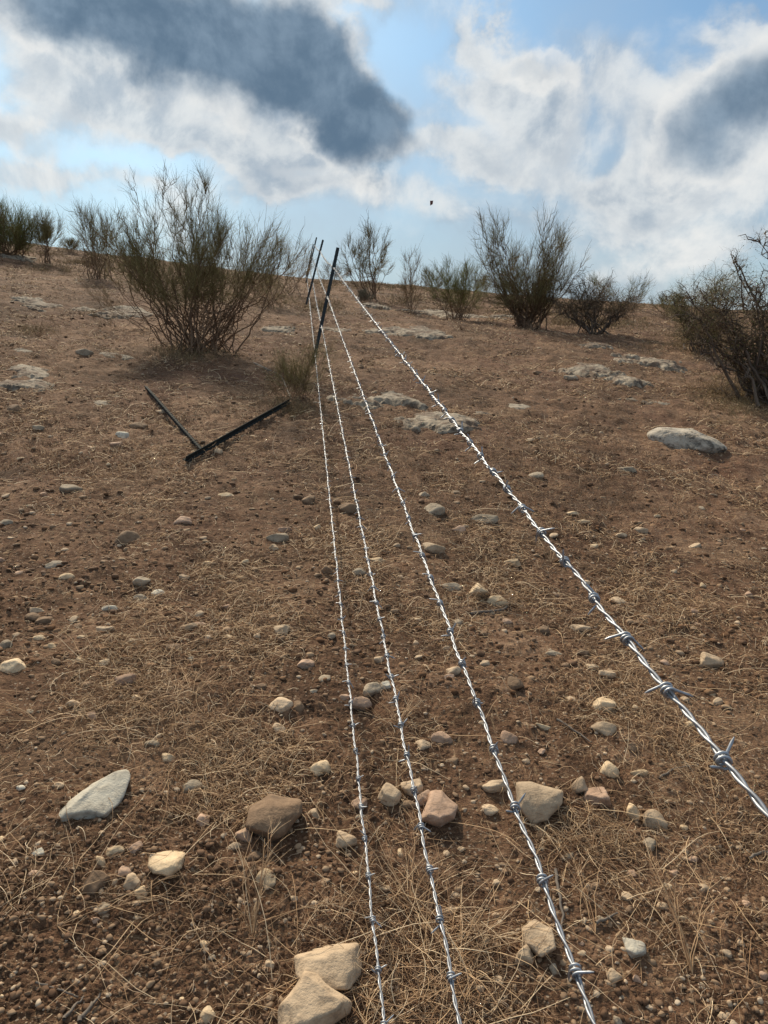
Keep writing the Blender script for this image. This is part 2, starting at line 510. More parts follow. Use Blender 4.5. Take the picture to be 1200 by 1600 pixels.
# ------------------------------------------------------------------ the ground: one sheet, fine near the viewer, reaching the horizon
def build_ground():
    a1 = np.linspace(R(-46), R(46), 900)
    side = np.linspace(R(46), R(180), 60)[1:]
    ang = np.concatenate([-side[::-1][:], a1, side[:-1]])         # from -180 to just below +180
    na = len(ang)
    inv = 1 / np.linspace(1 / .75, 1 / 40., 620)
    lg = np.geomspace(.75, 40, 560)
    rad = np.unique(np.concatenate([[.02, .2, .4, .55, .65], inv, lg, np.geomspace(40, 2500, 40)[1:]]))
    nr = len(rad)
    A, Rd = np.meshgrid(ang, rad)
    X = Rd * np.sin(A); Y = Rd * np.cos(A)
    Z = H(X, Y)
    V = np.stack([X, Y, Z], -1).reshape(-1, 3)
    i = np.arange(nr - 1)[:, None] * na; j = np.arange(na)[None, :]; j2 = (j + 1) % na
    F = np.stack([i + j, i + j2, i + na + j2, i + na + j], -1).reshape(-1, 4)
    F = F[:, ::-1]
    me = mk_mesh('ground', V, F, M_SOIL)
    o = obj('ground', me); o['kind'] = 'structure'
    return o


build_ground()

# ------------------------------------------------------------------ fence posts and barbed wires
POST_Z = [8.0, 14.0, 20.0, 26.0, 32.0]
WIRE = [(.328, .402), (.262, .702), (.202, 1.002), (.135, 1.302)]          # top to bottom: right of / below the eye


def drop(Z):
    y = Z * 1.0547
    return .0042 * np.clip(y - 19, 0, 33) ** 2


def wire_pt(k, Z):
    Z = np.asarray(Z, float)
    dx, dy = WIRE[k]
    # small slack between supports
    xs = np.array([-1.2] + POST_Z)
    idx = np.clip(np.searchsorted(xs, Z) - 1, 0, len(xs) - 2)
    z0 = xs[idx]; z1 = xs[idx + 1]
    u = np.clip((Z - z0) / (z1 - z0), 0, 1)
    sag = np.where(idx == 0, [.018, .012, .016, .02][k], .03) * 4 * u * (1 - u)
    dr = drop(z0) * (1 - u) + drop(z1) * u
    P = cam2w(Z * WV[0] + dx, Z * WV[1] - dy, Z)
    P[..., 2] -= sag + dr
    return P


def sweep(P, r, sides):
    """tube along one dense polyline with parallel frames"""
    P = np.asarray(P); n = len(P)
    T = np.gradient(P, axis=0); T /= np.linalg.norm(T, axis=1)[:, None]
    up = np.array([0.13, 0.2, 1.0]); a = np.cross(T, up); a /= np.linalg.norm(a, axis=1)[:, None]; b = np.cross(T, a)
    ang = np.arange(sides) * 2 * np.pi / sides
    r = np.broadcast_to(r, (n,))
    V = P[:, None, :] + r[:, None, None] * (a[:, None, :] * np.cos(ang)[None, :, None] + b[:, None, :] * np.sin(ang)[None, :, None])
    i = np.arange(n - 1)[:, None] * sides; s = np.arange(sides)[None, :]; s2 = (s + 1) % sides
    F = np.stack([i + s, i + s2, i + sides + s2, i + sides + s], -1).reshape(-1, 4)
    return V.reshape(-1, 3), F


def wire_frame(k, Z):
    p = wire_pt(k, np.array([Z - .01, Z, Z + .01]))
    t = p[2] - p[0]; t /= np.linalg.norm(t)
    a = np.cross(t, [0, 0, 1.0]); a /= np.linalg.norm(a); b = np.cross(a, t)
    return p[1], t, a, b


WIRE_LABEL = ['top barbed wire of the fence, passing closest and leaving at the right edge',
              'second barbed wire from the top, leaving the picture right of its bottom middle',
              'third barbed wire from the top, between the bottom wire and the second one',
              'lowest barbed wire of the fence, leftmost where it leaves the picture below']


def barb_geo(k, Z, rr, near):
    p, t, a, b = wire_frame(k, Z)
    rnd = np.random.default_rng(int(Z * 1000) + k * 7919)
    ph = rnd.uniform(0, 2 * np.pi)
    wr, br = .0050, .00135
    n = 34 if near else 14
    turns = 2.3
    th = np.linspace(0, turns * 2 * np.pi, n) + ph
    u = np.linspace(-1, 1, n)
    off = u * .0052
    wob = 1 + .10 * np.sin(th * 1.5)
    hel = p + t * off[:, None] + (a * np.cos(th)[:, None] + b * np.sin(th)[:, None]) * (wr * wob)[:, None]
    ends = []
    for q, sg in ((0, -1), (-1, 1)):
        tang = (-a * np.sin(th[q]) + b * np.cos(th[q])) * sg
        rad_ = a * np.cos(th[q]) + b * np.sin(th[q])
        d = tang + rad_ * rnd.uniform(.1, .5) + t * sg * rnd.uniform(-.1, .55)
        ends.append(d / np.linalg.norm(d))
    m_ = 4 if near else 2
    q = np.linspace(1, 1 / m_, m_)[:, None]
    L0, L1 = rnd.uniform(.014, .019), rnd.uniform(.014, .019)
    P = np.concatenate([hel[0] + ends[0] * q * L0, hel, hel[-1] + ends[1] * q[::-1] * L1])
    r = np.full(len(P), br * rr); r[0] = r[-1] = br * .35 * rr
    out_ = [sweep(P, r, 7 if near else 4)]
    return join(out_)


for k in range(4):
    rt = tag(obj('barbed_wire', None, loc=wire_pt(k, POST_Z[0])), WIRE_LABEL[k], 'barbed wire', 'barbed wires of the fence')
    off0 = np.array(rt.location)
    # two strands twisted together
    Zs = np.concatenate([np.arange(-1.2, 3.0, .0028), np.arange(3.0, 9.0, .006), np.arange(9.0, 32.01, .012)])
    C = wire_pt(k, Zs)
    t = C[-1] - C[0]; t /= np.linalg.norm(t)
    a = np.cross(t, [0, 0, 1.0]); a /= np.linalg.norm(a); b = np.cross(a, t)
    s_len = Zs * 1.07
    wob = .0012 * np.sin(s_len * 21 + k) + .0009 * np.sin(s_len * 47 + 2 * k)
    C = C + a * wob[:, None] + b * (.001 * np.sin(s_len * 33 + k * 3))[:, None]
    for s in range(2):
        th = s_len / .056 * 2 * np.pi + s * np.pi + k + .6 * np.sin(s_len * 3.1)
        P = C + (a * np.cos(th)[:, None] + b * np.sin(th)[:, None]) * .0015
        V, F = sweep(P - off0, .00148, 8)
        obj('strand', mk_mesh('strand', V, F, M_GALV), rt)
    zb = [[.328, .42, .448, .511][k]]; sp_ = [.088, .105, .088, .094][k]
    rr_ = np.random.default_rng(k + 90)
    while zb[-1] < 31.8: zb.append(zb[-1] + sp_ + rr_.normal(0, .004))
    cut = 100
    for z in zb[:cut]:
        V, F = barb_geo(k, z, 1.0, z < 3.2)
        c0 = wire_pt(k, np.array(z))
        obj('barb', mk_mesh('barb', V - c0, F, M_BARB), rt, c0 - off0)
    V, F = join([barb_geo(k, z, 1.3, False) for z in zb[cut:]])
    o = obj('barb', mk_mesh('barb', V - off0, F, M_BARB), rt); o['kind'] = 'stuff'


def post_mesh(L, mat):
    """T-section steel stake with a row of studs, standing on z=0"""
    bm = bmesh.new()

    def bx(x0, x1, y0, y1, z0, z1):
        r = bmesh.ops.create_cube(bm, size=1)
        for v in r['verts']:
            v.co = Vector(((x0 + x1) / 2 + v.co.x * (x1 - x0), (y0 + y1) / 2 + v.co.y * (y1 - y0), (z0 + z1) / 2 + v.co.z * (z1 - z0)))
    bx(-.021, .021, -.0025, .0025, -.25, L)
    bx(-.003, .003, .0027, .034, -.25, L - .002)
    z = .05
    while z < L - .03:
        bx(-.0225, -.014, -.0075, -.0027, z, z + .022)
        bx(.014, .0225, -.0075, -.0027, z, z + .022)
        bx(.0215, .0255, -.002, .002, z + .026, z + .040)
        z += .052
    bmesh.ops.bevel(bm, geom=bm.edges[:], offset=.0008, segments=1, affect='EDGES')
    me = bpy.data.meshes.new('stake'); bm.to_mesh(me); bm.free(); me.materials.append(mat)
    return me


stake_me = post_mesh(1.62, M_POST)
POST_LABEL = ['nearest standing dark steel fence post, leaning right out of a green shrub',
              'second standing fence post up the slope, tallest against the sky',
              'third standing fence post, thin and dark against the sky',
              'fourth standing fence post, just left of the third at the ridge',
              'farthest fence post, short and low behind the ridge']
for i, Z in enumerate(POST_Z):
    top = wire_pt(0, Z); bot = wire_pt(3, Z)
    ax = (top - bot); ax /= np.linalg.norm(ax)
    if i: ax = ax + np.array([.02 * [0, 2.2, 1.2, .3, -.6][i], 0, 0]); ax /= np.linalg.norm(ax)
    fw = np.array([0, 1.0, 0.1445]); fw /= np.linalg.norm(fw)
    ptop = top + ax * .215 + fw * .012
    L = 1.55
    base = ptop - ax * L
    zc = Vector(ax); yc = Vector(fw) - Vector(fw).dot(zc) * zc; yc.normalize(); xc = yc.cross(zc)
    M = Matrix((xc, yc, zc)).transposed().to_4x4(); M.translation = Vector(base)
    root = obj('fence_post', None)
    root.matrix_world = M
    tag(root, POST_LABEL[i], 'fence post', 'steel posts of the barbed wire fence')
    sk = obj('stake', stake_me if i == 0 else stake_me, root); sk.scale = (.80, .80, L / 1.62)
    Mi = M.inverted()
    for k in range(4):
        p = Mi @ Vector(wire_pt(k, Z))
        th = np.linspace(0, 2 * np.pi, 17)
        # a bent tie round stake and wire
        P = np.stack([np.cos(th) * .0205, .012 + np.sin(th) * .022, p.z + .004 * np.sin(2 * th)], -1)
        V, F = sweep(P, .0016, 5)
        obj('wire_tie', mk_mesh('wire_tie', V, F, M_BARB), root)


def lying_post(pa, pb, label, roll, wd=.8):
    P, Zd, _ = hit([pa[0], pb[0]], [pa[1], pb[1]])
    A, B = Vector(P[0]), Vector(P[1])
    A.z = float(H0(A.x, A.y)) + .030; B.z = float(H0(B.x, B.y)) + .030
    zc = (B - A).normalized(); L = (B - A).length
    up = Vector((0, 0, 1)); yc = (up - up.dot(zc) * zc).normalized(); xc = yc.cross(zc)
    M = Matrix((xc, yc, zc)).transposed().to_4x4() @ Matrix.Rotation(roll, 4, 'Z'); M.translation = A
    me = post_mesh(L - .25 if L > .5 else L, M_POST2)
    for v in me.vertices: v.co.z += .25
    root = obj('loose_post', None); root.matrix_world = M
    tag(root, label, 'steel post', 'loose steel posts on the ground')
    obj('stake', me, root).scale = (wd, wd, 1)


lying_post((228, 609), (317, 712), 'studded dark steel post lying on the soil, left one of the loose pair', R(160), .62)
lying_post((290, 728), (452, 634), 'smooth-sided dark steel post lying on the soil across the end of the studded one', R(20), .85)


# ------------------------------------------------------------------ stones
def depress(Z, p):
    d = p - np.array([0, 0, CAMZ]); d /= np.linalg.norm(d)
    return d


def stone(x, y, w, h, kind, label, group=None, rot=0, seed=None, sharp=15, rough=.085, sub=None, bury=.12, name='stone', cat='stone', mat=None, flat=None):
    w, h = w * 1.13, h * 1.13
    seed = seed if seed is not None else int(x * 31 + y * 17)
    P, Z, ok = hit([x], [y]); Z = float(Z[0]); p = P[0]
    pm = Z / FPX
    th = abs(math.atan2(CAMZ - p[2], math.hypot(p[0], p[1]))) + .13
    half = h * pm / 2
    if flat:
        b_ = half / math.sqrt(math.sin(th) ** 2 + (flat * math.cos(th)) ** 2); c = b_ * flat
    else:
        c = half / math.sqrt((1.25 * math.sin(th)) ** 2 + math.cos(th) ** 2); b_ = 1.25 * c
        if b_ > w * pm * .75: b_ = w * pm * .75
    P, Z2, ok = hit([x], [y + bury * c * math.cos(th) / pm]); p = P[0]
    if sub is None: sub = 5 if w > 45 else (4 if w > 15 else 3)
    V, F = rock_verts(sub, seed, sharp, rough)
    V = V * np.array([w * pm / 2, b_, c])
    if rot:
        cr, sr = math.cos(R(rot)), math.sin(R(rot))
        V = np.stack([V[:, 0] * cr - V[:, 2] * sr, V[:, 1], V[:, 0] * sr + V[:, 2] * cr], -1)
    o = obj(name, mk_mesh(name, V, F, mat or ROCKS[kind]), loc=(p[0], p[1], float(H0(p[0], p[1])) + bury * c))
    return tag(o, label, cat, group)


def shaped(outline, kind, label, seed, depth=.7, sharp=16, rough=.04, sub=6, mat=None, name='stone', cat='stone', group='loose stones on the slope', lie=.65):
    '''a stone with its own outline, as deep as it is tall'''
    O = np.array(outline, float); c = (O.max(0) + O.min(0)) / 2
    P, Z, ok = hit([c[0]], [c[1]]); Z = float(Z[0]); w_, h_ = (O.max(0) - O.min(0))
    pm = Z / FPX
    dpt = depth * min(w_, h_) * .62 * pm
    ctr = px_at(c[0], c[1], Z - dpt * .35)
    q = O - c; th = np.arctan2(-q[:, 1], q[:, 0]); rr = np.hypot(q[:, 0], q[:, 1]); o_ = np.argsort(th); th, rr = th[o_], rr[o_]
    # straight edges between the corners, in polar form
    tt = np.linspace(-np.pi, np.pi, 361)
    pts = np.stack([rr * np.cos(th), rr * np.sin(th)], -1); r2 = np.zeros(361)
    for i in range(361):
        d = np.array([math.cos(tt[i]), math.sin(tt[i])]); best = 0
        for j in range(len(pts)):
            a, b = pts[j], pts[(j + 1) % len(pts)]; e = b - a
            den = d[0] * -e[1] + d[1] * e[0]
            if abs(den) < 1e-9: continue
            t_ = (a[0] * -e[1] + a[1] * e[0]) / den; u_ = (d[0] * a[1] - d[1] * a[0]) / den
            if t_ > 0 and -1e-6 <= u_ <= 1 + 1e-6: best = max(best, t_)
        r2[i] = best or rr.mean()
    k = np.ones(9) / 9; r2 = np.convolve(np.concatenate([r2[-9:-1], r2, r2[1:9]]), k, 'same')[8:-8]
    V, F = rock_verts(sub, seed, sharp, rough, 10)
    ico_, _ = ico(sub)
    a2 = np.arctan2(ico_[:, 2], ico_[:, 0]); rad_ = np.linalg.norm(V, axis=1); s2 = np.hypot(ico_[:, 0], ico_[:, 2]) ** .75 * (.78 + .24 * (rad_ - rad_.min()) / (rad_.max() - rad_.min()))
    R2 = np.interp(a2, tt, r2) * pm
    s2 = s2 * 1.19
    W = np.stack([np.cos(a2) * s2 * R2, V[:, 1] * dpt, np.sin(a2) * s2 * R2], -1)
    v = ctr - np.array([0, 0, CAMZ]); v /= np.linalg.norm(v); rt_ = np.cross(v, [0, 0, 1.]); rt_ /= np.linalg.norm(rt_); up_ = np.cross(rt_, v) + v * lie
    W = W[:, :1] * rt_ + W[:, 1:2] * v + W[:, 2:] * up_
    o = obj(name, mk_mesh(name, W, F, mat or ROCKS[kind]), loc=ctr)
    SHAPED.append((c[0], c[1], w_))
    return tag(o, label, cat, group)


SHAPED = []
shaped([(86, 1274), (90, 1261), (130, 1232), (184, 1211), (205, 1211), (207, 1226), (190, 1250), (160, 1277), (120, 1277)], 'white',
       'large pale grey-white wedge-shaped stone alone on bare soil at the left', 401, .6, lie=.95)
shaped([(384, 1287), (393, 1261), (425, 1243), (466, 1257), (468, 1276), (443, 1300), (425, 1310), (392, 1295)], 'brown',
       'big rounded grey-brown rock casting a dark shadow, left of the lowest wire', 77, .9, 11)
shaped([(234, 1349), (240, 1334), (265, 1332), (286, 1340), (283, 1360), (262, 1370), (240, 1361)], 'cream',
       'rounded cream stone on bare soil below the white wedge stone', 9, .9, 10)
shaped([(460, 1492), (530, 1480), (563, 1479), (560, 1520), (540, 1539), (512, 1539), (470, 1523)], 'tan',
       'long tan block of stone behind the bottommost wedge rock', 55, .8, 20)
shaped([(439, 1612), (442, 1565), (475, 1520), (500, 1535), (545, 1570), (541, 1583), (503, 1602), (470, 1615)], 'tan',
       'bulky tan wedge rock cut by the bottom of the picture', 142, .8, 18)
shaped([(660, 1279), (672, 1241), (690, 1237), (713, 1258), (708, 1276), (688, 1289)], 'pink',
       'pinkish stone right of the third wire, largest of its cluster', 14, .9)
shaped([(810, 1232), (830, 1227), (873, 1236), (873, 1252), (856, 1279), (835, 1284), (812, 1264)], 'tan',
       'big orange-tan rock with an overhanging front, touching the second wire from above', 33, .9, 14)
shaped([(815, 1456), (835, 1442), (860, 1450), (866, 1475), (846, 1489), (820, 1479)], 'tan',
       'lumpy tan rock just left of the second wire near the bottom', 8, .9, 12, .07)
shaped([(1016, 681), (1035, 672), (1078, 671), (1112, 685), (1128, 698), (1110, 709), (1060, 711), (1025, 697)], None,
       'large pitted grey boulder on the right slope', 901, 1.3, 10, .10, 6, M_BOULDER, 'boulder', 'boulder', None)

S = [
 # x, y, w, h, kind, label, extras
 (608, 1245, 34, 34, 'tan', 'tan stone at the left end of the cluster behind the third wire', {}),
 (644, 1234, 32, 24, 'tan', 'tan stone behind the third wire at the back of the cluster', {}),
 (664, 1248, 26, 26, 'pink', 'stone wedged between the third wire and the pinkish cluster stone', {}),
 (638, 1258, 26, 16, 'brown', 'small brown stone in front of the cluster at the third wire', {}),
 (776, 1230, 42, 22, 'tan', 'flat tan stone just left of the big orange-tan rock', {}),
 (766, 1268, 24, 18, 'tan', 'small tan stone below-left of the big orange-tan rock', {}),
 (905, 1230, 26, 30, 'tan', 'upright tan stone right of the big orange-tan rock', {}),
 (931, 1249, 40, 30, 'pink', 'knobbly pinkish stone right of the upright tan stone', dict(rough=.1)),
 (950, 1204, 26, 28, 'cream', 'round cream stone above the knobbly pinkish stone', dict(sharp=8)),
 (998, 1209, 26, 12, 'cream', 'thin cream flake right of the round cream stone', {}),
 (989, 1272, 20, 32, 'cream', 'blocky upright cream stone beside an oval one', dict(sharp=24)),
 (1022, 1283, 36, 26, 'tan', 'oval tan stone beside the blocky upright cream one', dict(rot=-15, sharp=8)),
 (1016, 1323, 20, 22, 'grey', 'small grey pointed stone below the oval tan one', {}),
 (817, 1493, 30, 32, 'tan', 'smaller tan stone leaning on the lumpy rock by the second wire', {}),
 (992, 1487, 30, 34, 'white', 'blocky whitish stone on bare soil at the lower right', dict(sharp=22)),
 (960, 1528, 22, 20, 'tan', 'small tan stone below the blocky whitish stone', {}),
 (748, 1545, 16, 16, 'tan', 'small tan stone by the third wire at the bottom', {}),
 (149, 1382, 36, 36, 'brown', 'squarish dark purple-brown stone below the white wedge stone', dict(sharp=22)),
 (205, 1382, 28, 26, 'tan', 'angular tan stone right of the dark squarish one', dict(sharp=22)),
 (196, 1366, 18, 22, 'pink', 'small pinkish splinter behind the angular tan stone', dict(sharp=22)),
 (180, 1332, 26, 20, 'cream', 'pale stone above the dark squarish one', {}),
 (211, 1328, 20, 20, 'pink', 'round pinkish pebble next to the pale stone', {}),
 (221, 1396, 17, 17, 'cream', 'round cream pebble below the angular tan stone', {}),
 (181, 1380, 15, 14, 'tan', 'pebble between the dark squarish stone and the angular tan one', {}),
 (162, 1421, 18, 16, 'grey', 'small grey stone below the dark squarish one', {}),
 (158, 1348, 12, 26, 'cream', 'thin upright pale chip left of the pale stone', dict(rot=15)),
 (212, 1437, 26, 9, 'cream', 'flat cream chip beside a straw on the bare soil', {}),
 (323, 1586, 27, 27, 'cream', 'round pale stone at the bottom edge left of the tan rocks', {}),
 (297, 1231, 33, 19, 'grey', 'flat oval grey stone right of the white wedge stone', dict(sharp=8)),
 (318, 1284, 20, 20, 'pink', 'pinkish-white pointed stone right of the white wedge stone', dict(sharp=22)),
 (237, 1163, 24, 15, 'grey', 'grey stone above the white wedge stone', {}),
 (262, 1186, 21, 16, 'cream', 'cream stone above-right of the white wedge stone', {}),
 (91, 1229, 17, 13, 'tan', 'tan pebble just behind the white wedge stone', {}),
 (32, 1232, 15, 9, 'white', 'whitish pebble left of the white wedge stone', {}),
 (62, 1334, 18, 15, 'white', 'small whitish stone left of the dark squarish one', {}),
 (54, 1368, 18, 12, 'pink', 'low pinkish stone near the left edge', {}),
 (501, 1202, 29, 24, 'cream', 'flat-topped cream stone left of the lowest wire', dict(sharp=24)),
 (490, 1275, 22, 20, 'tan', 'small tan stone right of the big grey-brown rock', {}),
 (382, 1305, 25, 27, 'pink', 'pinkish stone tucked under the left end of the big grey-brown rock', {}),
 (398, 1340, 20, 18, 'brown', 'small brown stone below the big grey-brown rock', {}),
 (366, 1324, 22, 12, 'tan', 'low tan stone left of the small brown one', {}),
 (415, 1377, 30, 28, 'cream', 'cream stone with straws crossing it, below the big grey-brown rock', {}),
 (421, 1511, 18, 19, 'tan', 'small tan stone left of the long tan block', {}),
 (540, 1315, 32, 30, 'tan', 'lumpy tan stone just left of the lowest wire', {}),
 (561, 1258, 24, 18, 'pink', 'pinkish stone right behind the lowest wire', {}),
 (660, 1168, 24, 20, 'tan', 'tan stone just right of the third wire, above the cluster', {}),
 (690, 1155, 32, 20, 'pink', 'pinkish stone between the second and third wires', {}),
 (795, 1155, 25, 22, 'pink', 'pinkish stone just right of the second wire', {}),
 (806, 1072, 26, 26, 'brown', 'brown stone standing alone right of the second wire', {}),
 (943, 1142, 38, 27, 'tan', 'smooth oval tan stone below a split one, right of the second wire', dict(rot=-18, sharp=8)),
 (943, 1106, 34, 26, 'cream', 'split cream stone above the smooth oval one', dict(sharp=22)),
 (948, 1055, 26, 15, 'tan', 'low oval tan stone above the split cream stone', {}),
 (925, 1044, 20, 15, 'tan', 'small stone touching the low oval tan one', {}),
 (882, 1042, 14, 12, 'brown', 'small brown stone left of the low oval tan one', {}),
 (909, 1021, 20, 16, 'brown', 'brown stone above the low oval tan one', {}),
 (865, 1023, 26, 12, 'grey', 'flat grey stone left of the top wire', {}),
 (848, 1137, 24, 12, 'cream', 'flat cream chip left of the smooth oval tan stone', dict(rot=-20)),
 (850, 987, 18, 16, 'brown', 'brown stone between the second and top wires', {}),
 (905, 983, 30, 14, 'tan', 'flat tan stone just below the top wire', {}),
 (966, 942, 22, 16, 'tan', 'tan stone just right of the top wire', {}),
 (1110, 1035, 36, 26, 'tan', 'wide tan stone right of the top wire', {}),
 (1120, 1098, 16, 14, 'tan', 'small tan stone in the straw right of the top wire', {}),
 (1080, 1133, 22, 14, 'cream', 'cream stone just under the top wire near the right', {}),
 (707, 1050, 25, 20, 'tan', 'round tan stone left of the second wire', {}),
 (699, 1060, 20, 12, 'pink', 'small stone in front of the round tan one', {}),
 (582, 1081, 26, 25, 'grey', 'grey-tan stone standing between the lowest and third wires', {}),
 (602, 1073, 18, 16, 'white', 'flat-topped whitish stone touching the third wire', dict(sharp=22)),
 (562, 1101, 34, 28, 'pink', 'pinkish stone just right of the lowest wire', {}),
 (539, 1092, 18, 14, 'pink', 'small pinkish stone just left of the lowest wire', {}),
 (592, 1032, 14, 14, 'tan', 'small tan stone left of the third wire', {}),
 (440, 1105, 34, 24, 'tan', 'tan stone with a smaller dark one at its right', {}),
 (466, 1106, 18, 18, 'brown', 'small dark stone at the right of the tan one', {}),
 (436, 1142, 20, 20, 'tan', 'tan stone in the straw above the flat-topped cream stone', {}),
 (478, 1038, 24, 16, 'pink', 'pinkish oval stone left of the lowest wire', {}),
 (440, 988, 24, 22, 'tan', 'angular tan stone on bare soil left of the lowest wire', dict(sharp=22)),
 (747, 928, 28, 32, 'cream', 'cream stone in the dry tuft between the second and top wires', {}),
 (775, 942, 34, 22, 'cream', 'pale cream stone at the right end of the dry tuft', {}),
 (704, 920, 34, 18, 'grey', 'low grey stone left of the dry tuft', {}),
 (590, 877, 22, 12, 'cream', 'flat cream stone right of the third wire', dict(sharp=22)),
 (562, 895, 24, 14, 'grey', 'low grey stone left of the third wire', {}),
 (678, 858, 32, 18, 'tan', 'flat-topped tan stone right of the second wire, with a dark front', dict(sharp=22)),
 (545, 797, 30, 22, 'brown', 'dark brown stone left of the third wire', {}),
 (678, 799, 32, 22, 'grey', 'tilted grey stone right of the second wire', dict(rot=25)),
 (662, 775, 18, 14, 'grey', 'round grey stone above the tilted grey one', {}),
 (755, 814, 44, 18, 'grey', 'low wide grey stone between the second and top wires', {}),
 (716, 828, 22, 12, 'pink', 'flat pinkish stone below-left of the low wide grey one', {}),
 (712, 771, 14, 9, 'tan', 'small tan stone above the low wide grey one', {}),
 (800, 880, 24, 14, 'cream', 'pale stone left of the top wire', dict(sharp=22)),
 (834, 745, 26, 13, 'grey', 'grey stone just right of the top wire', {}),
 (511, 891, 16, 18, 'brown', 'small dark brown stone left of the lowest wire', {}),
 (434, 843, 32, 18, 'grey', 'flat-topped grey stone left of the lowest wire', dict(sharp=24)),
 (445, 829, 20, 12, 'pink', 'pinkish stone right behind the flat-topped grey one', {}),
 (428, 858, 16, 14, 'tan', 'small tan stone in front of the flat-topped grey one', {}),
 (482, 783, 19, 15, 'brown', 'right one of two dark clods near the lowest wire', {}),
 (465, 778, 16, 11, 'brown', 'left one of two dark clods near the lowest wire', {}),
 (200, 845, 34, 28, 'brown', 'dark rust-brown pointed stone on the left slope', dict(sharp=20)),
 (287, 816, 30, 18, 'pink', 'reddish-brown stone right of the rust-brown pointed one', {}),
 (110, 767, 36, 17, 'grey', 'grey stone on bare soil at the left', {}),
 (190, 683, 21, 15, 'white', 'small white stone left of the loose posts', dict(sharp=22)),
 (217, 668, 26, 15, 'brown', 'dark brown stone behind the small white one', {}),
 (20, 642, 24, 18, 'brown', 'brown stone by the left edge below the rock ledge', {}),
 (32, 718, 20, 7, 'cream', 'thin cream stone near the left edge', {}),
 (182, 697, 18, 12, 'pink', 'reddish stone in front of the small white one', {}),
 (220, 911, 28, 20, 'grey', 'angular grey stone in the straw at the left', dict(sharp=22)),
 (221, 935, 24, 14, 'grey', 'dark grey angular stone below the angular grey one', {}),
 (247, 928, 20, 12, 'white', 'small white stone right of the dark grey angular one', {}),
 (87, 884, 32, 13, 'grey', 'low grey stone left of the angular grey one', {}),
 (104, 903, 26, 15, 'cream', 'pale stone below the low grey one at the left', {}),
 (56, 955, 26, 12, 'tan', 'tan stone on top of a brown pair at the left', {}),
 (50, 967, 22, 16, 'brown', 'left brown stone under the tan one', {}),
 (70, 971, 22, 14, 'brown', 'right brown stone under the tan one', {}),
 (308, 963, 24, 12, 'tan', 'top flat stone of a small heap of flakes', dict(rot=28)),
 (313, 977, 24, 11, 'pink', 'right flat stone of the small heap of flakes', dict(rot=-18)),
 (294, 981, 26, 12, 'tan', 'left flat stone of the small heap of flakes', dict(rot=12)),
 (195, 1065, 33, 26, 'pink', 'pinkish angular stone with a curved twig behind it', dict(sharp=22)),
 (20, 1043, 40, 24, 'cream', 'cream stone cut near the left edge', {}),
 (9, 1010, 18, 18, 'grey', 'thin upright grey slab at the left edge', dict(rot=30)),
 (115, 1100, 19, 15, 'tan', 'small tan stone below the pinkish angular one', {}),
 (170, 952, 24, 11, 'white', 'white flake in the straw at the left', dict(sharp=24)),
 (164, 985, 26, 11, 'tan', 'flat tan stone below the white flake', {}),
 (62, 998, 20, 11, 'cream', 'flat cream stone below the brown pair', {}),
 (80, 1011, 18, 12, 'cream', 'cream stone with a straw hanging over it', {}),
 (127, 1033, 14, 11, 'cream', 'cream pebble left of the pinkish angular stone', {}),
 (205, 1003, 14, 11, 'cream', 'cream pebble above the pinkish angular stone', {}),
 (270, 1014, 22, 12, 'brown', 'flat brown stone in grey litter', {}),
 (288, 903, 16, 10, 'tan', 'small tan stone right of the angular grey one', {}),
 (8, 819, 20, 13, 'grey', 'grey stone at the left edge of the middle slope', {}),
 (330, 881, 24, 8, 'cream', 'thin cream flake alone on the left slope', {}),
 (350, 775, 28, 9, 'cream', 'thin cream flake below the loose posts', {}),
 (357, 998, 14, 12, 'cream', 'cream pebble left of the angular tan stone', {}),
 (968, 734, 50, 9, 'grey', 'thin flat grey slab lying level with the soil on the right slope', dict(sharp=20)),
 (1085, 855, 20, 12, 'tan', 'small tan stone low on the right slope', {}),
 (1000, 830, 22, 12, 'tan', 'tan stone among straws on the right slope', {}),
 (910, 816, 22, 7, 'cream', 'thin cream flake on the right slope', {}),
 (970, 837, 18, 10, 'tan', 'tan pebble left of the stone among straws', {}),
 (896, 803, 20, 8, 'cream', 'thin pale chip right of the top wire', {}),
 (562, 574, 12, 10, 'brown', 'small brown stone right of the second wire near the shrub', {}),
 (133, 553, 24, 14, 'grey', 'grey rock left of the big broom bush', {}),
 (840, 584, 14, 8, 'brown', 'small brown stone left of the limestone slabs', {}),
 (892, 592, 20, 10, 'grey', 'small grey stone left of the paired limestone slabs', {}),
]
for (x, y, w, h, kd, lb, ex) in S:
    stone(x, y, w, h, kd, lb, 'loose stones on the slope', **ex)

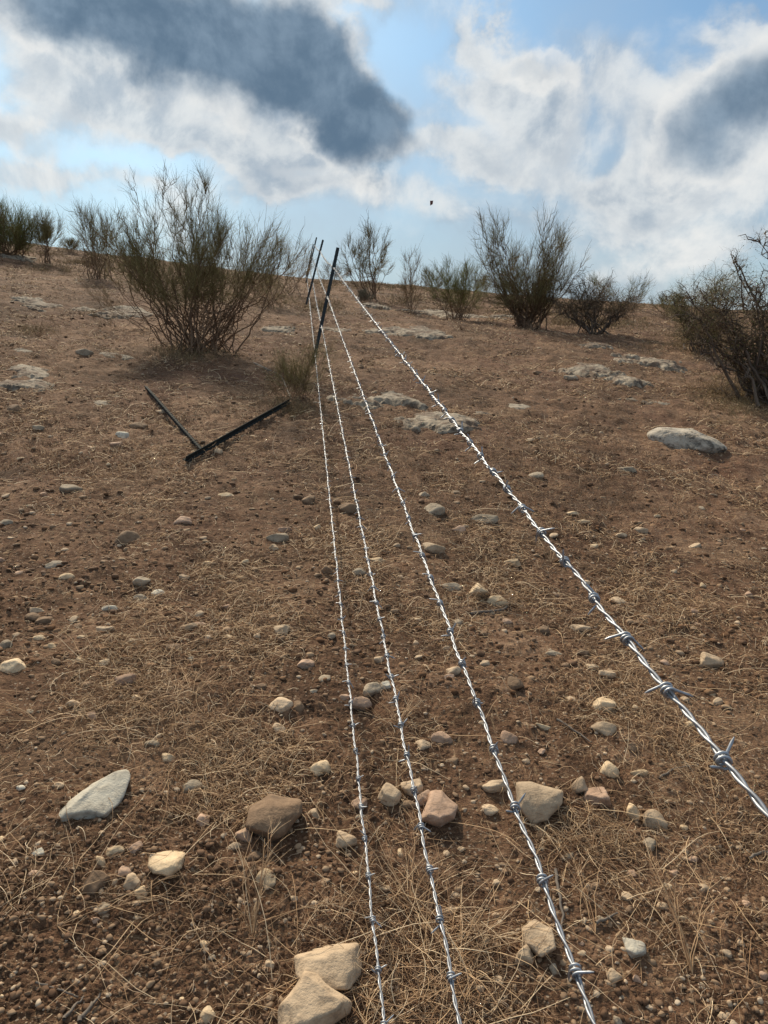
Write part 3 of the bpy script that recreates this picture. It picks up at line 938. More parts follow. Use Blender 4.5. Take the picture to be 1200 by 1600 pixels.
# weathered limestone outcrops
OUT = [
 (603, 628, 140, 32, .3, 'low pale outcrop crossed by the second wire', 2),
 (694, 660, 125, 46, .25, 'broad pale flat outcrop crossed by the top wire', 3),
 (915, 580, 112, 22, .3, 'left one of two long limestone slabs below the thorny shrubs', 4),
 (975, 596, 78, 24, .35, 'knobby lower end of the long limestone slabs', 5),
 (1020, 571, 122, 26, .35, 'dark-sided limestone slab nearest the right-hand thorn shrub', 6),
 (1010, 627, 80, 9, .12, 'thin limestone strip level with the soil below the slabs', 7),
 (925, 541, 64, 11, .3, 'small limestone outcrop just below the dark thorn shrub', 8),
 (42, 603, 92, 24, .4, 'dark-fronted limestone ledge at the left edge', 9),
 (30, 580, 80, 14, .3, 'pale limestone top behind the dark-fronted ledge', 10),
 (190, 490, 110, 30, .2, 'pale limestone patch just left of the big broom bush', 11),
 (70, 478, 96, 14, .2, 'pale limestone strip at the far left slope', 12),
 (180, 554, 52, 12, .15, 'small pale limestone patch below-left of the big broom bush', 13),
 (30, 404, 60, 7, .3, 'pale limestone ledge at the left end of the ridge', 15),
 (702, 493, 140, 17, .25, 'pale limestone strip below the low green broom on the ridge', 16),
 (640, 519, 120, 15, .2, 'pale limestone strip left below the ridge, crossed by the top wire', 17),
 (588, 480, 54, 9, .3, 'small limestone lump under the grey cushion shrub', 18),
 (800, 496, 72, 9, .2, 'thin limestone strip left of the large broom on the ridge', 19),
 (445, 517, 70, 12, .25, 'grey limestone lump behind the wires near the nearest post', 20),
 (755, 645, 44, 10, .25, 'small limestone chip field right of the top wire', 21),
 (520, 515, 52, 8, .2, 'thin limestone strip between the wires behind the nearest post', 22),
 (812, 636, 40, 9, .25, 'small dark limestone lump on the middle right slope', 23),
 (170, 632, 60, 10, .3, 'low dark limestone rib left of the studded post', 24),
 (272, 622, 26, 16, .3, 'small bluish limestone lump between the loose posts', 25),
 (40, 548, 40, 9, .3, 'low limestone lump above the dark-fronted ledge', 26),
]
for (x, y, w, h, fl, lb, sd_) in OUT:
    P, Z, ok = hit([x], [y]); p = P[0]; pm = float(Z[0]) / FPX
    th = math.atan2(CAMZ - p[2], math.hypot(p[0], p[1])) + .10
    A_ = w * pm / 2 * 1.3; B_ = min(h * pm / 2 / math.sin(th) * .95, A_ * .9); hm = min(.04 + fl * .22, .15) * min(1, A_ / .45)
    gx, gy = np.meshgrid(np.linspace(-1, 1, 90), np.linspace(-1, 1, 56))
    X = p[0] + gx * A_ + .12 * gy * A_; Y = p[1] + gy * B_
    rr = np.hypot(gx, gy)
    q = np.stack([X.ravel(), Y.ravel(), np.full(X.size, sd_ * 3.7)], -1)
    f1 = fbm3(q * 2.6, 5, 2.2, .6).reshape(X.shape); f2 = fbm3(q * 11, 4, 2.1, .6).reshape(X.shape)
    body = np.clip(.62 - rr ** 1.6 * 1.0, -1, 1) + .75 * f1
    step = np.tanh(body * 3.2) * .55 + body * .25                     # ledges with broken fronts
    hgt = hm * .8 * (step + .13 * f2) - .010 - np.clip(rr - 1, 0, 1) * .3
    front = np.clip(-gy, 0, 1) * .25 * hm
    zt = H0(X, Y) + hgt + front
    n0 = X.size
    V = np.concatenate([np.stack([X, Y, zt], -1).reshape(-1, 3), np.stack([X, Y, np.minimum(zt, H0(X, Y)) - .22], -1).reshape(-1, 3)])
    ii, jj = np.meshgrid(np.arange(55), np.arange(89), indexing='ij'); k0 = ii * 90 + jj
    top = np.stack([k0, k0 + 1, k0 + 91, k0 + 90], -1).reshape(-1, 4); bot = top[:, ::-1] + n0
    ring = np.concatenate([np.arange(90), np.arange(1, 56) * 90 + 89, 55 * 90 + np.arange(88, -1, -1), np.arange(54, 0, -1) * 90])
    rn = np.roll(ring, -1); sides = np.stack([ring, ring + n0, rn + n0, rn], -1)
    V = V - p
    o = obj('limestone_outcrop', mk_mesh('limestone_outcrop', V, np.concatenate([top, bot, sides]), M_LIME, True), loc=p)
    tag(o, lb, 'rock outcrop', 'limestone outcrops')

# small loose stones, one object each
protos = {}
for kd in ('cream', 'tan', 'brown', 'pink', 'grey'):
    protos[kd] = []
    for q in range(4):
        V, F = rock_verts(3, 5000 + q * 13 + hash(kd[0]) % 1 + ord(kd[0]), 14, .06)
        V = V * np.array([1, rng.uniform(.7, .95), rng.uniform(.4, .7)])
        protos[kd].append(mk_mesh('stone', V, F, ROCKS[kd]))
LM = [(146, 1246, 'white wedge stone'), (427, 1275, 'big grey-brown rock'), (514, 1508, 'long tan block'), (838, 1254, 'big orange-tan rock'), (992, 1487, 'blocky whitish stone'),
      (840, 1465, 'lumpy tan rock'), (943, 1142, 'smooth oval tan stone'), (707, 1050, 'round tan stone by the second wire'), (770, 940, 'dry tuft with cream stones'), (300, 720, 'crossing loose posts'),
      (200, 845, 'rust-brown pointed stone'), (220, 911, 'angular grey stone'), (195, 1065, 'pinkish angular stone'), (434, 843, 'flat-topped grey stone'), (1070, 690, 'large pitted boulder'),
      (755, 814, 'low wide grey stone'), (806, 1072, 'lone brown stone'), (501, 1202, 'flat-topped cream stone'), (1110, 1035, 'wide tan stone right of the top wire'), (603, 628, 'low pale outcrop at the second wire'),
      (303, 972, 'heap of flakes'), (968, 734, 'thin flat grey slab'), (260, 1350, 'rounded cream stone'), (110, 767, 'grey stone on bare soil'), (686, 1262, 'pinkish cluster stone'),
      (1082, 1480, 'tall forked weed'), (440, 988, 'angular tan stone'), (545, 797, 'dark brown stone left of the third wire'), (20, 1043, 'cream stone at the left edge'), (42, 603, 'dark-fronted ledge')]
used_lab = set()


def filler_label(x, y, tone):
    tone = tone.split()[-1]
    d = sorted((math.hypot(x - a, (y - b) * 1.2), i) for i, (a, b, c) in enumerate(LM))
    for dist, i in d[:2]:
        a, b, c = LM[i]
        ang = math.degrees(math.atan2(b - y, x - a)) % 360
        dr = ['right of', 'above and right of', 'above', 'above and left of', 'left of', 'below and left of', 'below', 'below and right of'][int((ang + 22.5) // 45) % 8]
        how = 'close' if dist < 60 else ('a little' if dist < 120 else 'farther')
        lb = f'small {tone} stone {how} {dr} the {c}'
        if lb not in used_lab and len(lb.split()) <= 16:
            used_lab.add(lb); return lb
    return None


occ = [(s[0], s[1], s[2]) for s in S] + SHAPED + [(s[0], s[1], s[2]) for s in OUT]
cnt = 0
tones = {'cream': 'pale cream', 'tan': 'tan', 'brown': 'dark brown', 'pink': 'pinkish', 'grey': 'grey'}
tries = 0
while cnt < 160 and tries < 6000:
    tries += 1
    x = rng.uniform(-40, 1240); y = 600 + 1000 * rng.uniform(0, 1) ** .8
    if any(abs(x - a) < c_ * .7 + 12 and abs(y - b) < c_ * .5 + 10 for a, b, c_ in occ): continue
    P, Z, ok = hit([x], [y]); p = P[0]; Z = float(Z[0])
    w = rng.uniform(10, 21) * Z / FPX / 2
    kd = rng.choice(['cream', 'tan', 'tan', 'brown', 'pink', 'grey'])
    lb = filler_label(x, y, tones[kd])
    if not lb: continue
    o = bpy.data.objects.new('stone', protos[kd][rng.integers(4)]); COL.objects.link(o)
    o.location = (p[0], p[1], float(H0(p[0], p[1])) + w * .2)
    o.scale = (w, w, w); o.rotation_euler = (rng.uniform(-.3, .3), rng.uniform(-.3, .3), rng.uniform(0, 6.3))
    tag(o, lb, 'stone', 'smallest loose stones on the slope')
    occ.append((x, y, 14)); cnt += 1


# ------------------------------------------------------------------ scattered ground cover
def scatter(n, z0, z1, power=1.0, lat=.75):
    """positions spread evenly over the view of the slope"""
    u = rng.uniform(0, 1, n) ** power
    Y = 1 / (1 / z1 + (1 / z0 - 1 / z1) * u)
    X = Y * rng.uniform(-lat, lat, n)
    return X, Y


def in_patch(X, Y):
    """where straw lies thick: drifting patches"""
    f = perlin2(X * .8 + 40, Y * .8 + 3) + .6 * perlin2(X * 2.3 + 4, Y * 2.3 + 30)
    d = .30 + .75 * f
    # thick under the wires in the foreground, thin on the bare soil at the lower left
    d = d + .38 * np.exp(-(((X - .12) / .22) ** 2 + ((Y - 1.35) / .42) ** 2))
    d = d + .30 * np.exp(-(((X + .45) / .5) ** 2 + ((Y - 2.6) / .5) ** 2))
    d = d + .30 * np.exp(-(((X - .95) / .35) ** 2 + ((Y - 1.9) / .5) ** 2))
    d = d - .55 * np.exp(-(((X + .45) / .28) ** 2 + ((Y - 1.18) / .16) ** 2))
    d = d - .35 * np.exp(-(((X - .45) / .16) ** 2 + ((Y - 1.2) / .14) ** 2))
    return d * 1.5 - .25


def straws(n, z0, z1, lmin, lmax, rmin, name, mat, label, lift=.004, curl=.38, K=6, arch=.22, power=1.0, mask=True):
    X, Y = scatter(int(n * 3.2) if mask else n, z0, z1, power)
    if mask:
        mat_ = np.clip(perlin2(X * 3.1 + 70, Y * 1.9 + 20) * 1.6 + .55, .12, 1)
        keep = rng.uniform(0, 1, len(X)) < mat_ * np.clip(in_patch(X, Y) + .14 * np.clip(Y - 2, 0, 3), .04, 1)
        X, Y = X[keep][:n], Y[keep][:n]
    N = len(X)
    L = (lmin + (lmax - lmin) * rng.uniform(0, 1, N) ** 2) * (1 + .05 * np.clip(Y - 3, 0, 20))
    h = rng.uniform(0, 2 * np.pi, N)
    cv = rng.normal(0, curl, N); cv2 = rng.normal(0, curl * 1.4, N)
    s = np.linspace(0, 1, K)
    ang = h[:, None] + cv[:, None] * s * 1.6 + cv2[:, None] * np.sin(s * 5 + h[:, None]) * .35
    st = L[:, None] / (K - 1)
    PX = X[:, None] + np.concatenate([np.zeros((N, 1)), np.cumsum(np.cos(ang[:, :-1]) * st, 1)], 1)
    PY = Y[:, None] + np.concatenate([np.zeros((N, 1)), np.cumsum(np.sin(ang[:, :-1]) * st, 1)], 1)
    r = np.maximum(rmin * rng.uniform(.7, 1.4, N), .00036 * Y)
    PZ = H(PX, PY) * .6 + H0(PX, PY) * .4 + .003
    ar = rng.uniform(0, 1, N) ** 3 * arch * L
    PZ = PZ + lift * rng.uniform(0, 1, N)[:, None] + ar[:, None] * np.sin(np.pi * s)[None] * .6 + (rng.uniform(0, 1, N) ** 6 * L * .5)[:, None] * s[None]
    P = np.stack([PX, PY, PZ], -1)
    Rr = r[:, None] * (1 - .55 * s)[None]
    V, F = tubes(P, Rr, 3)
    o = obj(name, mk_mesh(name, V, F, mat, True))
    return tag(o, label, None, None, 'stuff')


straws(5200, .95, 7, .05, .24, .00085, 'dry_straw', M_STRAW, 'long pale straws lying loose over the soil')
straws(85000, .95, 27, .010, .042, .0007, 'plant_litter', M_LITTER, 'short broken brown straw and litter covering the slope', curl=.7, K=4, arch=.5, power=1.9)
straws(46000, 1.6, 27, .02, .085, .0007, 'straw_litter', M_STRAW, 'short bits of pale straw covering the slope', curl=.8, K=5, arch=.7, power=1.5)


def pebbles(n, z0, z1, smin, smax, name, label, power=1.0, mat=None, grow=.12, pw=5.0):
    X, Y = scatter(n, z0, z1, power)
    Vs, Fs, off = [], [], 0
    prot = [rock_verts(2, 7000 + q, 24, .16, 8, 2.2) for q in range(10)]
    which = rng.integers(0, 10, n)
    sz = (smin + (smax - smin) * rng.uniform(0, 1, n) ** pw) * (1 + grow * np.clip(Y - 2, 0, 20))
    Zz = H(X, Y)
    for q in range(10):
        idx = np.where(which == q)[0]; m = len(idx)
        V0, F0 = prot[q]
        th = rng.uniform(0, 2 * np.pi, m); sc = sz[idx]
        asp = rng.uniform(.6, 1, m); hz = rng.uniform(.35, .65, m)
        x = V0[None, :, 0] * sc[:, None]; y = V0[None, :, 1] * (sc * asp)[:, None]; z = V0[None, :, 2] * (sc * hz)[:, None]
        vx = x * np.cos(th)[:, None] - y * np.sin(th)[:, None] + X[idx][:, None]
        vy = x * np.sin(th)[:, None] + y * np.cos(th)[:, None] + Y[idx][:, None]
        vz = z + (Zz[idx] + sc * .05)[:, None]
        Vs.append(np.stack([vx, vy, vz], -1).reshape(-1, 3))
        Fs.append((F0[None] + (np.arange(m) * len(V0))[:, None, None]).reshape(-1, 3) + off); off += m * len(V0)
    o = obj(name, mk_mesh(name, np.concatenate(Vs), np.concatenate(Fs), mat or M_PEBBLE, True))
    return tag(o, label, None, None, 'stuff')


pebbles(46000, .95, 9, .0009, .0095, 'gravel', 'fine gravel and crumbs of soil strewn over the slope')
M_CLOD = mat_island('soil_clod', [(.0, (.09, .046, .024)), (.5, (.18, .10, .054)), (.8, (.30, .19, .11)), (1.0, (.52, .40, .26))], .95, .1)
pebbles(5000, 2.2, 24, .003, .017, 'soil_clods', 'brown clods of dry soil strewn over the slope', .8, M_CLOD, .06, 3.0)
pebbles(2600, 2.4, 22, .004, .020, 'small_rubble', 'tiny pale stones strewn thickly over the middle and upper slope', .9, M_PEBBLE, .07, 2.6)


# ------------------------------------------------------------------ plants
def bez(A, B, C_, K):
    s = np.linspace(0, 1, K)[None, :, None]
    return A[:, None] * (1 - s) ** 2 + 2 * B[:, None] * s * (1 - s) + C_[:, None] * s * s


def lerp_path(P, t):
    """points and tangents at parameters t (one per path)"""
    K = P.shape[1]; f = np.clip(t, 0, .9999) * (K - 1); i = f.astype(int); w = (f - i)[:, None]
    a = P[np.arange(len(P)), i]; b = P[np.arange(len(P)), i + 1]
    tg = b - a; tg /= np.linalg.norm(tg, axis=1)[:, None] + 1e-9
    return a * (1 - w) + b * w, tg


def nrm(v): return v / (np.linalg.norm(v, axis=-1, keepdims=True) + 1e-9)


def bush(name, label, cat, bx, by, lobes, Zd=None, mains=7, secs=7, twigs=16, twl=.22, rb=.014, rt=.0013, style='broom',
         bark=None, tmat=None, group=None, seed=1, spread=.10, leaves=0, up=.55):
    r = np.random.default_rng(seed)
    if Zd is None:
        P, Z, ok = hit([bx], [by]); base = P[0]; Zd = float(Z[0])
    else:
        base = px_at(bx, by, Zd); base[2] = float(H0(base[0], base[1]))
    pm = Zd / FPX
    rt = max(rt * .85, .00011 * Zd)
    ML, MR, SL, SR, TL, TR = [], [], [], [], [], []
    cs, rs = [], []
    for (cx, cy, rx, ry, wt) in lobes:
        C0 = px_at(cx, cy, Zd); RX, RY = rx * pm * ((1.25 if Zd > 12 else 1.1) if style == 'broom' else 1), ry * pm
        C0 = C0 + np.array([0, r.uniform(-.25, .25) * RX, 0])
        cs.append(C0); rs.append(np.array([RX, RX * .85, RY]))
    cs = np.array(cs); rs = np.array(rs)
    kink = .035 if style == 'broom' else .075
    for li, (cx, cy, rx, ry, wt) in enumerate(lobes):
        C0, RS = cs[li], rs[li]
        m = max(2, int(mains * wt))
        T = C0 + nrm(r.normal(size=(m, 3))) * RS * r.uniform(.1, .95, (m, 1)) + np.array([0, 0, -.12]) * RS
        A = base + np.stack([r.normal(0, spread, m), r.normal(0, spread, m), np.full(m, -.03)], -1)
        D = T - A
        ctrl = A + D * np.array([.62, .62, .42]) if style == 'broom' else A + D * np.array([.45, .45, .65])
        ctrl = ctrl + r.normal(0, .05, (m, 3)) * np.linalg.norm(D, axis=1)[:, None]
        Pm = bez(A, ctrl, T, 12)
        ln = np.linalg.norm(D, axis=1)[:, None, None]
        Pm[:, 2:] += (r.normal(0, kink * .35, (m, 10, 3)) * ln)
        rad = rb * .68 * r.uniform(.45, 1.1, (m, 1)) * (1 - .85 * np.linspace(0, 1, 12))[None]
        ML.append(Pm); MR.append(rad)
        # secondary branches
        n2 = int(m * secs * 1.8)
        idx = r.integers(0, m, n2); t = r.uniform(.3, 1, n2)
        Sp, tg = lerp_path(Pm[idx], t)
        outw = nrm(Sp - (C0 + np.array([0, 0, -1.2]) * RS))
        if style == 'broom': d = nrm(tg * .6 + r.normal(0, .50, (n2, 3)) + outw * 1.0 + np.array([0, 0, up * .15]))
        else: d = nrm(tg * .5 + r.normal(0, .62, (n2, 3)) + outw * .5)
        l2 = RS.mean() * r.uniform(.35, .95, n2)
        E = Sp + d * l2[:, None]
        bend = np.array([0, 0, .16 if style == 'broom' else -.05]) * l2[:, None]
        Ps = bez(Sp, Sp + d * l2[:, None] * .5 - bend * .5, E + bend * .4, 7)
        Ps[:, 1:] += r.normal(0, kink, (n2, 6, 3)) * l2[:, None, None]
        SL.append(Ps); SR.append(rb * .28 * r.uniform(.6, 1.1, (n2, 1)) * (1 - .7 * np.linspace(0, 1, 7))[None])
        # twigs
        n3 = int(n2 * twigs * (1.0 if style == 'broom' else .85))
        idx = r.integers(0, n2, n3); t = r.uniform(.1, 1, n3)
        Tp, tg = lerp_path(Ps[idx], t)
        fan = nrm(Tp - (base + np.array([0, 0, .35]) * (C0[2] - base[2])))
        if style == 'broom': d = nrm(tg * .45 + fan * .6 + r.normal(0, .42, (n3, 3)) + np.array([0, 0, up * .35]))
        else: d = nrm(tg * .35 + r.normal(0, .8, (n3, 3)))
        l3 = twl * .85 * r.uniform(.4, 1.3, n3)
        E = Tp + d * l3[:, None]
        q = (E - cs[None].transpose(1, 0, 2)) / rs[:, None] if False else (E[None] - cs[:, None]) / rs[:, None]
        ok = ((q ** 2).sum(-1) < r.uniform(.85, 1.6, n3)[None]).any(0)
        Tp, d, l3, E = Tp[ok], d[ok], l3[ok], E[ok]
        K = 5 if style == 'broom' else 4
        Pt = bez(Tp, Tp + d * l3[:, None] * .5 + r.normal(0, .07, (len(Tp), 3)) * l3[:, None], E, K)
        if style != 'broom': Pt[:, 1:] += r.normal(0, .09, (len(Tp), K - 1, 3)) * l3[:, None, None]
        TL.append(Pt); TR.append(rt * r.uniform(.7, 1.35, (len(Tp), 1)) * (1 - .6 * np.linspace(0, 1, K))[None])
    root = tag(obj(name, None, loc=base), label, cat, group)
    b0 = base
    lst = [tubes(P - b0, q, 5) for P, q in zip(ML, MR)] + [tubes(P - b0, q, 3) for P, q in zip(SL, SR)]
    V, F = join(lst)
    obj('branches', mk_mesh('branches', V, F, bark or M_BARK), root)
    V, F = join([tubes(P - b0, q, 3) for P, q in zip(TL, TR)])
    obj('twigs', mk_mesh('twigs', V, F, tmat or M_BROOM), root)
    if leaves:
        tips = np.concatenate([P[:, 1:].reshape(-1, 3) for P in TL])
        tips = tips[r.integers(0, len(tips), leaves)] - b0
        s_ = r.uniform(.006, .014, leaves) * max(1, Zd / 9)
        u_ = nrm(r.normal(size=(leaves, 3))); v_ = nrm(np.cross(u_, r.normal(size=(leaves, 3))))
        V = np.stack([tips, tips + (u_ * .5 + v_ * .35) * s_[:, None], tips + u_ * s_[:, None] * 1.2, tips + (u_ * .5 - v_ * .35) * s_[:, None]], 1).reshape(-1, 3)
        F = np.arange(leaves * 4).reshape(-1, 4)
        obj('leaves', mk_mesh('leaves', V, F, M_LEAF, False), root)
    return root


GB = 'broom bushes on the slope'
# the big broom in front on the left
bush('broom_bush', 'big many-stemmed broom bush left of the fence, tallest plant in the picture', 'bush', 310, 548,
     [(300, 318, 42, 72, .8), (228, 318, 42, 56, .7), (205, 385, 60, 56, .8), (285, 405, 92, 58, 1.1), (370, 395, 72, 58, 1.1),
      (410, 368, 50, 44, .8), (435, 405, 44, 48, .7), (345, 370, 36, 44, .7), (258, 262, 16, 20, .16), (325, 285, 34, 34, .35), (190, 365, 34, 40, .4), (178, 425, 26, 36, .25)],
     mains=10, secs=9, twigs=17, twl=.20, rb=.014, rt=.0013, seed=21, spread=.13, tmat=M_BROOM, group=GB)
bush('broom_bush', 'low leaning broom branch spreading left from the foot of the big bush', 'bush', 262, 520,
     [(150, 460, 42, 34, .6), (132, 495, 26, 24, .4)], mains=7, secs=6, twigs=12, twl=.14, rb=.008, seed=22, tmat=M_BROOMD, group=GB)
bush('broom_bush', 'broom bush behind and left of the big one', 'bush', 150, 402,
     [(152, 345, 40, 36, 1.3), (130, 338, 24, 28, .7), (175, 365, 36, 32, 1.1)], Zd=15, mains=8, secs=7, twigs=12, twl=.28, rb=.018, seed=23, tmat=M_BROOM, group=GB)
bush('broom_bush', 'wide green bush on the ridge at the left edge of the picture', 'bush', 18, 395,
     [(12, 348, 50, 42, 1.8), (-25, 350, 34, 40, 1.0), (46, 358, 26, 32, 1.2), (20, 370, 52, 24, 1.4)], Zd=17, mains=8, secs=8, twigs=14, twl=.26, rb=.018, seed=24, tmat=M_BROOMG, group=GB)
bush('broom_bush', 'small dense bush on the left ridge, right of the wide green one', 'bush', 68, 390,
     [(70, 350, 24, 32, 1.4), (78, 362, 18, 20, .6)], Zd=17, mains=9, secs=8, twigs=14, twl=.22, rb=.015, seed=25, tmat=M_BROOM, group=GB)
bush('broom_bush', 'sparse grey-green shrub partly hidden behind the far fence posts', 'bush', 455, 440,
     [(450, 400, 34, 34, .9), (428, 390, 22, 28, .4), (478, 408, 18, 30, .3)], Zd=16, mains=7, secs=6, twigs=9, twl=.3, rb=.012, seed=26, tmat=M_BROOMD, group=GB)
bush('broom_bush', 'small tree-like bush with two tufts right of the nearest post top', 'bush', 578, 446,
     [(545, 380, 27, 22, .9), (584, 368, 29, 24, 1.0), (598, 405, 20, 20, .5), (562, 405, 22, 22, .5)], Zd=17, mains=6, secs=8, twigs=15, twl=.22, rb=.022, seed=27, tmat=M_BROOM, group=GB, spread=.07)
bush('broom_bush', 'thin spindly bush on the ridge between the tree-like bush and the low green one', 'bush', 641, 470,
     [(641, 412, 24, 28, 1.2), (643, 440, 28, 20, 1.0)], Zd=15, mains=7, secs=6, twigs=10, twl=.22, rb=.012, seed=28, tmat=M_BROOMD, group=GB)
bush('broom_bush', 'low green bushy broom on the ridge left of the large one', 'bush', 718, 488,
     [(695, 425, 28, 26, 1.1), (738, 430, 28, 28, 1.0), (716, 450, 42, 24, 1.4)], Zd=14.5, mains=8, secs=8, twigs=14, twl=.24, rb=.013, seed=29, tmat=M_BROOMG, group=GB)
bush('broom_bush', 'large spreading broom on the ridge right of the fence', 'bush', 828, 490,
     [(770, 368, 44, 46, 1.0), (830, 368, 50, 46, 1.1), (880, 385, 38, 48, 1.0), (828, 440, 66, 38, 1.5), (878, 435, 38, 46, 1.0), (757, 345, 22, 24, .3), (745, 392, 20, 24, .4), (800, 408, 56, 38, 1.0)],
     Zd=13.5, mains=8, secs=8, twigs=15, twl=.26, rb=.022, seed=30, tmat=M_BROOM, group=GB, spread=.14)
bush('broom_bush', 'green broom tops showing behind the dark thorn shrub', 'bush', 985, 480,
     [(985, 446, 34, 18, 1.0), (930, 440, 26, 20, .6)], Zd=17, mains=7, secs=7, twigs=12, twl=.24, rb=.015, seed=31, tmat=M_BROOMG, group=GB)
GT = 'thorn shrubs on the right'
bush('thorn_shrub', 'dark low thorn shrub with crooked branches beside the large broom', 'shrub', 928, 508,
     [(900, 462, 48, 30, 1.1), (948, 458, 46, 28, 1.1), (985, 470, 34, 20, .7), (875, 480, 30, 18, .5)],
     Zd=13, mains=9, secs=9, twigs=16, twl=.16, rb=.024, style='thorn', bark=M_DARKBARK, tmat=M_THORN, seed=32, group=GT, leaves=500)
bush('thorn_shrub', 'big dark thorn shrub with some green leaves filling the right edge', 'shrub', 1215, 628,
     [(1120, 475, 64, 34, .8), (1185, 455, 60, 56, 1.0), (1150, 530, 62, 40, .7), (1225, 530, 70, 70, 1.0), (1062, 470, 36, 24, .5), (1100, 515, 46, 24, .5), (1245, 420, 50, 60, .6), (1145, 405, 38, 26, .4), (1190, 378, 34, 30, .4), (1170, 590, 40, 26, .3)],
     mains=8, secs=9, twigs=10, twl=.16, rb=.030, rt=.0013, style='thorn', bark=M_DARKBARK, tmat=M_THORN, seed=33, group=GT, leaves=5500, spread=.16)
bush('thorn_shrub', 'dark bush behind the big thorn shrub where the ridge meets the right edge', 'shrub', 1100, 520,
     [(1085, 455, 52, 40, 1.2), (1140, 440, 54, 42, 1.2), (1050, 472, 30, 30, .6), (1110, 500, 60, 30, .9)], Zd=11.5, mains=9, secs=9, twigs=18, twl=.18, rb=.02, style='thorn',
     bark=M_DARKBARK, tmat=M_BROOM, seed=34, group=GT, leaves=1200)
bush('broken_branch', 'low dead thorny branches lying out from the foot of the big thorn shrub', 'branch', 1180, 628,
     [(1105, 598, 46, 24, 1.0), (1148, 608, 36, 24, .8)], mains=6, secs=4, twigs=4, twl=.12, rb=.010, style='thorn', bark=M_DARKBARK, tmat=M_THORN, seed=35)
bush('broom_shrub', 'small soft olive shrub growing round the foot of the nearest fence post', 'shrub', 462, 625,
     [(446, 578, 38, 38, 1.0), (496, 560, 40, 34, 1.0), (474, 598, 36, 24, .6)], mains=8, secs=7, twigs=8, twl=.20, rb=.006, rt=.0008, seed=36, tmat=M_BROOM, up=.2)
bush('cushion_shrub', 'round grey-green cushion shrub right of the top wire near the ridge', 'shrub', 572, 474,
     [(571, 461, 15, 12, 1.0)], mains=10, secs=9, twigs=10, twl=.10, rb=.005, seed=37, tmat=M_GREY)
GR = 'low scrub along the ridge'
for q, (x_, y_, rx_, ry_, zd_, lb_) in enumerate([
    (110, 380, 20, 9, 20, 'low green scrub on the left ridge beside the small dense bush'),
    (520, 422, 24, 14, 21, 'low scrub on the ridge between the post tops and the tree-like bush'),
    (680, 430, 22, 16, 20, 'grey scrub on the ridge behind the low green broom'),
    (755, 440, 18, 12, 20, 'small scrub tuft on the ridge just left of the large broom'),
    (1040, 470, 26, 14, 18, 'low scrub on the ridge between the two thorn shrubs'),
    (420, 440, 40, 18, 13, 'dry brown scrub on the ridge behind the big broom bush'),
]):
    bush('scrub', lb_, 'scrub', x_, y_ + ry_, [(x_, y_, rx_, ry_, 1.0)], Zd=zd_, mains=14, secs=7, twigs=8, twl=.16, rb=.008, seed=60 + q, tmat=M_BROOMD if q % 2 else M_BROOM, group=GR)


def grass_tufts(pts, name, label, mat, hmin, hmax, blades, seed, stuff=True, spread=.05, cat=None, r0=.0007):
    r = np.random.default_rng(seed)
    X0, Y0 = pts[:, 0], pts[:, 1]
    n = len(X0)
    bl = blades
    X = np.repeat(X0, bl) + r.normal(0, spread, n * bl); Y = np.repeat(Y0, bl) + r.normal(0, spread, n * bl)
    hh = np.repeat(r.uniform(hmin, hmax, n), bl) * r.uniform(.4, 1.1, n * bl)
    d = nrm(np.stack([r.normal(0, .6, n * bl), r.normal(0, .6, n * bl), np.full(n * bl, .9)], -1))
    A = np.stack([X, Y, H0(X, Y) - .005], -1)
    E = A + d * hh[:, None]; E[:, 2] -= hh * r.uniform(0, .5, n * bl)
    Pt = bez(A, A + d * hh[:, None] * .6 + np.array([0, 0, .12]) * hh[:, None], E, 4)
    rad = np.maximum(r0, .00018 * Y)[:, None] * r.uniform(.7, 1.3, (n * bl, 1)) * (1 - .7 * np.linspace(0, 1, 4))[None]
    b0 = np.array([0, 0, 0.]) if stuff else np.array([X0[0], Y0[0], float(H0(X0[0], Y0[0]))])
    V, F = tubes(Pt - b0, rad, 3)
    o = obj(name, mk_mesh(name, V, F, mat), loc=b0)
    return tag(o, label, cat, None, 'stuff' if stuff else None)


# dry grass drifting over the slope, thick round the feet of the bushes
X, Y = scatter(9000, 4.0, 28, .7, .72)
k = (perlin2(X * .5 + 9, Y * .5 + 1) + .5 * perlin2(X * 1.7, Y * 1.7) + np.clip((Y - 10) / 25, 0, .4)) > .18
grass_tufts(np.stack([X[k], Y[k]], -1), 'dry_grass', 'short dry grass tufts spread over the upper slope', M_LITTER, .03, .09, 7, 5)
pts = []
for (x_, y_, sx, sy, n_) in [(300, 555, 70, 9, 60), (590, 446, 40, 6, 60), (830, 492, 60, 8, 120), (930, 506, 70, 7, 160), (1090, 535, 60, 16, 200), (1150, 620, 50, 25, 220),
                             (720, 486, 40, 6, 40), (640, 470, 30, 5, 40), (500, 480, 25, 6, 60), (430, 470, 50, 10, 60), (150, 410, 60, 6, 60), (460, 640, 30, 8, 30), (60, 520, 22, 6, 20), (700, 450, 150, 4, 90), (200, 420, 200, 8, 160), (600, 445, 120, 5, 120), (40, 396, 60, 4, 60), (900, 480, 200, 6, 160)]:
    P, Z, ok = hit(rng.normal(x_, sx * .6, n_), rng.normal(y_, sy * .7, n_)); pts.append(P[ok][:, :2])
grass_tufts(np.concatenate(pts), 'dead_grass', 'taller dead brown grass round the feet of the bushes', M_BROOMD, .06, .2, 16, 6, spread=.08)


